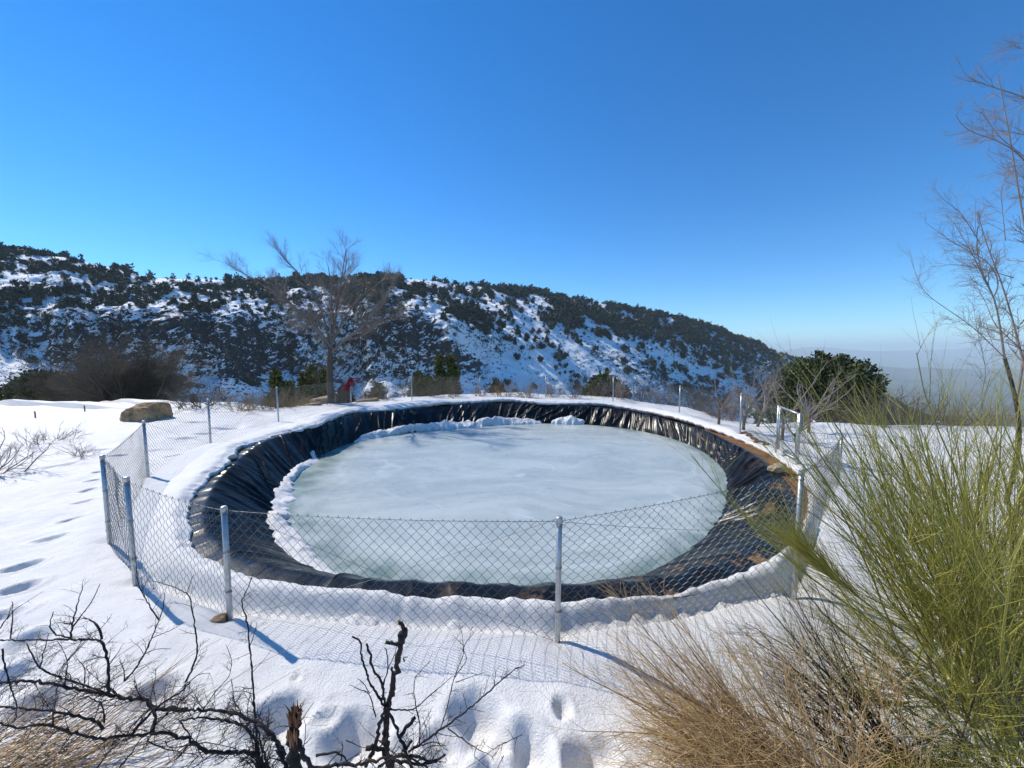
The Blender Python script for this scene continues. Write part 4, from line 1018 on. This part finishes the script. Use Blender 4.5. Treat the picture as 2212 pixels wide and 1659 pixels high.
# pruned shrub in the near middle
rg = np.random.default_rng(33)
g0 = c2(1180, 1900, 1.85)
pr = thing("pruned_shrub", (g0[0], g0[1], Hs(g0[0], g0[1])), "hard pruned shrub with sawn off dark stems standing in snow, bottom centre", "shrub")
mb = MB()
for pts, da, db, r, tip, lv in [([(1180,1950),(1090,1700),(1060,1480),(1060,1300),(1095,1100),(1150,850),(1190,650),(1218,540)], 1.85, 1.85, 27, .9, THT), ([(1195,660),(1170,560),(1222,560)], 1.85, 1.85, 24, .8, None), ([(1215,600),(1190,520),(1162,468)], 1.85, 1.85, 19, .85, None), ([(1185,665),(1120,660),(1060,645)], 1.85, 1.82, 17, .95, None),
    ([(1330,1900),(1280,1659),(1200,1480),(1120,1280),(1000,1080),(920,950),(860,750),(865,660),(790,600)], 1.8, 1.85, 17, .45, None), ([(1060,1480),(1085,1280),(1040,1080),(1030,970),(960,880),(935,740),(905,660)], 1.82, 1.85, 13, .8, THT),
    ([(900,1650),(990,1460),(1000,1340),(1040,1200),(1090,1150)], 1.78, 1.82, 20, .7, None), ([(1180,1400),(1240,1320),(1300,1250)], 1.8, 1.85, 17, .95, None), ([(1200,1520),(1270,1440)], 1.8, 1.85, 15, .95, None), ([(1110,980),(1112,850)], 1.84, 1.84, 10, .9, None),
    ([(1040,1000),(1080,860),(1070,700),(1050,690)], 1.85, 1.85, 8, .5, None), ([(1080,860),(1140,730),(1165,600)], 1.85, 1.85, 5, .4, THT), ([(380,1690),(600,1640),(850,1630),(1050,1580),(1300,1560),(1450,1620),(1540,1550)], 1.75, 1.75, 17, .6, TH1), ([(500,1560),(680,1530),(760,1620)], 1.72, 1.74, 12, .5, None),
    ([(1150,1900),(1120,1600),(960,1480),(900,1500)], 1.8, 1.78, 24, .8, None), ([(930,1060),(880,970),(830,940)], 1.84, 1.86, 5, .4, THT), ([(980,1250),(930,1060),(770,990)], 1.83, 1.86, 6, .4, THT), ([(1210,800),(1200,770),(1240,765)], 1.85, 1.85, 8, .3, None),
    ([(1130,1600),(1350,1640),(1480,1600)], 1.76, 1.76, 14, .7, TH2), ([(1000,1650),(1180,1540),(1400,1660)], 1.74, 1.74, 12, .7, TH2)]:
    traced(mb, c2, pts, da, db, r, rg, lv, .38, tip)
mb.build("stem", BARK_DARK, pr)
mb = MB()
for pts, da, db, r, lv in [([(1240,1530),(1350,1460),(1500,1350),(1750,1170),(1930,1010),(2100,860),(2180,830)], 1.82, 2.0, 11, TH1), ([(1500,1350),(1560,1150),(1610,930),(1720,790),(1680,680),(1790,550)], 1.85, 2.0, 6, TH1), ([(1610,930),(1690,740),(1670,550),(1650,490)], 1.92, 2.05, 4, THT), ([(1690,680),(1600,590)], 1.98, 2.0, 3, THT),
    ([(1090,1190),(1290,1190),(1400,1090),(1600,920)], 1.83, 1.92, 7, TH1), ([(1330,1480),(1340,1330),(1310,1200),(1285,1050),(1295,930),(1370,850),(1420,800)], 1.83, 1.95, 7, TH1), ([(1560,1340),(1700,1440),(1780,1500),(1900,1550),(1930,1590)], 1.85, 1.85, 6, TH1), ([(2160,1390),(1950,1490),(1850,1570),(1680,1680)], 1.9, 1.8, 4, TH1),
    ([(1620,970),(1740,930),(1870,885)], 1.93, 1.98, 4, THT), ([(1930,1010),(1950,860),(1990,830)], 1.96, 2.0, 4, THT), ([(740,1435),(860,1490),(900,1500)], 1.8, 1.78, 6, THT), ([(1350,1480),(1450,1440),(1560,1520)], 1.8, 1.8, 6, TH1), ([(1330,1560),(1400,1480),(1550,1480)], 1.8, 1.8, 6, TH1), ([(1280,1060),(1200,1075)], 1.9, 1.9, 3, THT),
    ([(1150,1560),(1050,1480),(880,1340),(850,1290)], 1.8, 1.84, 4, THT), ([(700,1600),(720,1480),(700,1440)], 1.75, 1.78, 7, TH1), ([(1050,1680),(1150,1450),(1240,1380)], 1.75, 1.8, 6, TH1), ([(1240,1680),(1100,1560),(1010,1680)], 1.72, 1.74, 6, TH1), ([(1800,1470),(1760,1560),(1880,1659)], 1.8, 1.75, 4, THT), ([(2010,1560),(1960,1659)], 1.8, 1.78, 5, None)]:
    traced(mb, c2, pts, da, db, r, rg, lv, .42, .35)
mb.build("twig", BARK_DARK, pr)
mb = MB()
for (x, y, xx, yy, d, r) in [(1165,476,1162,466,1.85,15.5), (1066,646,1058,644,1.82,15.5)]:
    a, b = c2(x, y, d), c2(xx, yy, d); mb.tube([a, b], r * KR * d * 1.04, 10, cap=True)
mb.build("cut_end", CUT, pr)

# broken stump
g0 = c2(330, 1950, 1.72)
stp = thing("broken_stump", (g0[0], g0[1], Hs(g0[0], g0[1])), "dark broken stump with orange splintered top in front of the footprints", "stump")
mb = MB()
traced(mb, c2, [(335,2050),(325,1660),(318,1500),(325,1320),(332,1235)], 1.72, 1.74, 52, rg, None, .3, .9, .05)
traced(mb, c2, [(280,1900),(250,1640),(220,1530),(130,1370),(30,1300)], 1.74, 1.8, 24, rg, TH1, .4, .6)
traced(mb, c2, [(480,1700),(440,1610),(370,1500)], 1.7, 1.7, 24, rg, None, .5, .9)
for p in ([(370,1290),(420,1220),(480,1135)], [(360,1250),(380,1180),(415,1095)], [(330,1350),(250,1310),(150,1350)], [(115,1350),(120,1150)], [(400,1500),(420,1330),(400,1250)], [(380,1490),(470,1410)]): traced(mb, c2, p, 1.72, 1.76, 5, rg, THT, .4)
mb.build("trunk", BARK_DARK, stp)
mb = MB(); rs_ = np.random.default_rng(3)
for k in range(34):
    a = rs_.uniform(0, 6.28); q = rs_.uniform(0, 1) ** .5; b = c2(332 + 42 * q * math.cos(a), 1262 + rs_.uniform(-10, 40), 1.74) + np.array([0, .024 * q * math.sin(a), 0])
    mb.tube([b, b + np.array([rs_.normal() * .006, rs_.normal() * .005, rs_.uniform(.02, .04)]), b + np.array([rs_.normal() * .012, rs_.normal() * .01, rs_.uniform(.045, .085)])], [.006, .0045, .0008], 4, rs_.uniform(.1, 1))
for k in range(7):
    b = c2(300 + rs_.uniform(-20, 60), 1480 + rs_.uniform(-60, 10), 1.70) - np.array([0, .012, 0]); mb.tube([b, b + [.002, -.004, .03], b + [.004, -.006, .07]], [.002, .005, .001], 4, rs_.uniform(.2, .9))
mb.build("splinter", WOOD, stp)

# dead grass, bottom left corner
rg = np.random.default_rng(41); mb = MB()
g0 = G(-60, 1700, .05)
for k in range(300):
    b = np.array([g0[0] + rg.normal() * .30 - .15, g0[1] + rg.normal() * .16 - .02, Hs(g0[0], g0[1]) - .02])
    d = unit(np.array([rg.normal(.75, .22), rg.normal(.35, .22), rg.normal(.42, .16)]))
    p = curve(b, d, rg.uniform(.4, .85), 6, rg, .06, -.035)
    mb.tube(p, np.linspace(.0027, .0011, len(p)), 3, np.clip(rg.normal(.40, .22), 0, 1))
tag(mb.build("dry_grass", STRAW, None, origin=(g0[0], g0[1], Hs(g0[0], g0[1]))), "clump of dry straw brown grass leaning right under the thorny branches", "grass clump")

# ------------------------------------------------------------------ broom, near right
def broom(name, label, base, prim, lv, mat_stem, mat_tip, seed, r0, spread=.12):
    rg = np.random.default_rng(seed)
    t = thing(name, base, label, "shrub"); mbs, mbt = MB(), MB()
    for (dx, dy, dz, L, lift) in prim(rg):
        b = np.array(base) + np.array([rg.normal() * spread, rg.normal() * spread, -.05])
        p = curve(b, unit(np.array([dx, dy, dz])), L, 10, rg, .07, lift)
        mbs.tube(p, np.linspace(r0 * rg.uniform(.7, 1.2), r0 * .28, len(p)), 5, np.clip(rg.normal(.35, .12), 0, 1))
        sprout(mbt, p, r0 * .66, lv, rg, .6 if mat_tip is STRAW else .45, s0=.22)
    mbs.build("stem", mat_stem, t); mbt.build("shoot", mat_tip, t)
    return t
def prim_green(rg):
    out = []
    for k in range(80):
        px_, up = rg.uniform(-.80, .55), rg.uniform(.55, 1.0)
        out.append((px_ * 0.9, rg.normal(0, .30), up, rg.uniform(1.35, 2.4), .03))
    for k in range(12): out.append((rg.uniform(-1.0, -.6), rg.normal(.1, .2), rg.uniform(.15, .5), rg.uniform(.8, 1.4), .03))
    return out
LVG = [(10, .70, .34, .07, .03, .55), (3.2, .42, .42, .07, .03, .85)]
b = G(2150, 1475, .05); b[2] = Hs(b[0], b[1])
gb = broom("green_broom", "big green broom shrub of dense rush like stems filling the right side", b, prim_green, LVG, BROOM, BROOM, 61, .0085, .13)
b = np.array([b[0] + .75, b[1] + .55, Hs(b[0] + .75, b[1] + .55)])
broom("green_broom", "second green broom shrub behind, cut off by the right edge", b, prim_green, LVG, BROOM, BROOM, 63, .0085, .15)
b3 = G(2260, 1640, .05); b3[2] = Hs(b3[0], b3[1])
broom("green_broom", "nearest green broom at the bottom right corner with stems crossing the frame edge", b3, lambda rg: [(rg.uniform(-.9, .3), rg.normal(.1, .3), rg.uniform(.2, .9), rg.uniform(.5, 1.1), .02) for k in range(34)], LVG, BROOM, BROOM, 67, .008, .12)
# plume that leans over the fence
rg = np.random.default_rng(64); mbs, mbt = MB(), MB()
b0 = gb.location
for dy, e in ((0, (1725, 1172)), (.08, (1745, 1200)), (-.08, (1770, 1215))):
    ln = smooth_line([np.array(b0[:]), W(2040, 1420, 2.45), W(1930, 1350, 2.6), W(1820, 1262, 2.75), W(*e, 2.85) + [0, dy, 0]], 14)
    mbs.tube(ln, np.linspace(.010, .004, 14), 5, .4)
    for k in range(95):
        p0, d = at_frac(ln, rg.uniform(.72, 1.0))
        dd_ = unit(np.array([-.62, .12, .62]) + rg.normal(size=3) * .24)
        p = curve(p0, unit(d * .4 + dd_), rg.uniform(.25, .62), 6, rg, .05, -.01)
        mbt.tube(p, np.linspace(.0021, .0009, len(p)), 3, np.clip(rg.normal(.62, .15), 0, 1))
mbs.build("stem", BROOM, gb); mbt.build("shoot", BROOM, gb)
# dry tan broom
def prim_dry(rg):
    out = []
    for k in range(58): out.append((rg.uniform(-1.0, -.30), rg.normal(.22, .30), rg.uniform(.12, .95), rg.uniform(.65, 1.3), -.012))
    for k in range(34): out.append((rg.uniform(-1.0, -.6), rg.normal(.10, .22), rg.uniform(.12, .5), rg.uniform(.5, 1.0), -.02))
    for k in range(14): out.append((rg.uniform(-.3, .5), rg.normal(.1, .3), rg.uniform(.3, .8), rg.uniform(.4, .8), 0))
    return out
LVD = [(13, .46, .40, .09, -.01, .62), (3, .26, .5, .12, -.02, .95)]
b = G(1850, 1720, .05); b[2] = Hs(b[0], b[1])
broom("dry_broom", "dry tan broom shrub with arching thin stems, near bottom right", b, prim_dry, LVD, STRAW, STRAW, 71, .0062, .14)
# bare dark tangle between the two brooms
def prim_tan(rg):
    return [(rg.uniform(-1, .1), rg.normal(.25, .3), rg.uniform(.25, .8), rg.uniform(.6, 1.1), .0) for k in range(30)]
b = G(2010, 1640, .05); b[2] = Hs(b[0], b[1])
broom("bare_broom", "dark half bare broom with crossing twigs between the tan and green shrubs", b, prim_tan, [(8, .5, .55, .06, 0, .5), (5, .3, .5, .08, 0, .7)], BARK_DARK, BARK_DARK, 73, .0075, .1)
# low dense green cushion at the bottom right
rg = np.random.default_rng(81); b = G(2080, 1760, .02); b[2] = Hs(b[0], b[1]); mb = MB()
for k in range(2600):
    a = rg.uniform(0, 6.28); q = math.sqrt(rg.uniform(0, 1)); bx = np.array([b[0] + .42 * q * math.cos(a), b[1] + .24 * q * math.sin(a), b[2] + .34 * (1 - q ** 2) * rg.uniform(.3, 1)])
    d = unit(np.array([rg.normal() * .7, rg.normal() * .7 - .1, rg.uniform(.1, 1)]))
    p = curve(bx, d, rg.uniform(.06, .2), 3, rg, .12, 0); mb.tube(p, [.0018, .0015, .0012, .0008], 3, np.clip(rg.normal(.35, .2), 0, 1))
tag(mb.build("cushion_shrub", BROOM, None, origin=b), "low dense dark green cushion of broom twigs in the bottom right corner", "shrub")

# ------------------------------------------------------------------ the air
mb = MB(); mb.box([-27000, -27000, -480], [27000, 27000, 420])
m = bpy.data.materials.new("haze_air"); m.use_nodes = True; t = m.node_tree
t.nodes.remove(t.nodes['Principled BSDF'])
pv = t.nodes.new('ShaderNodeVolumePrincipled'); pv.inputs['Color'].default_value = (0.80, 0.94, 1.0, 1); pv.inputs['Density'].default_value = 0.00010; pv.inputs['Anisotropy'].default_value = 0.0
t.links.new(pv.outputs[0], t.nodes['Material Output'].inputs['Volume'])
hz = tag(mb.build("haze", m, smooth=False), "thin pale air that fades the far hills to blue", kind='stuff')
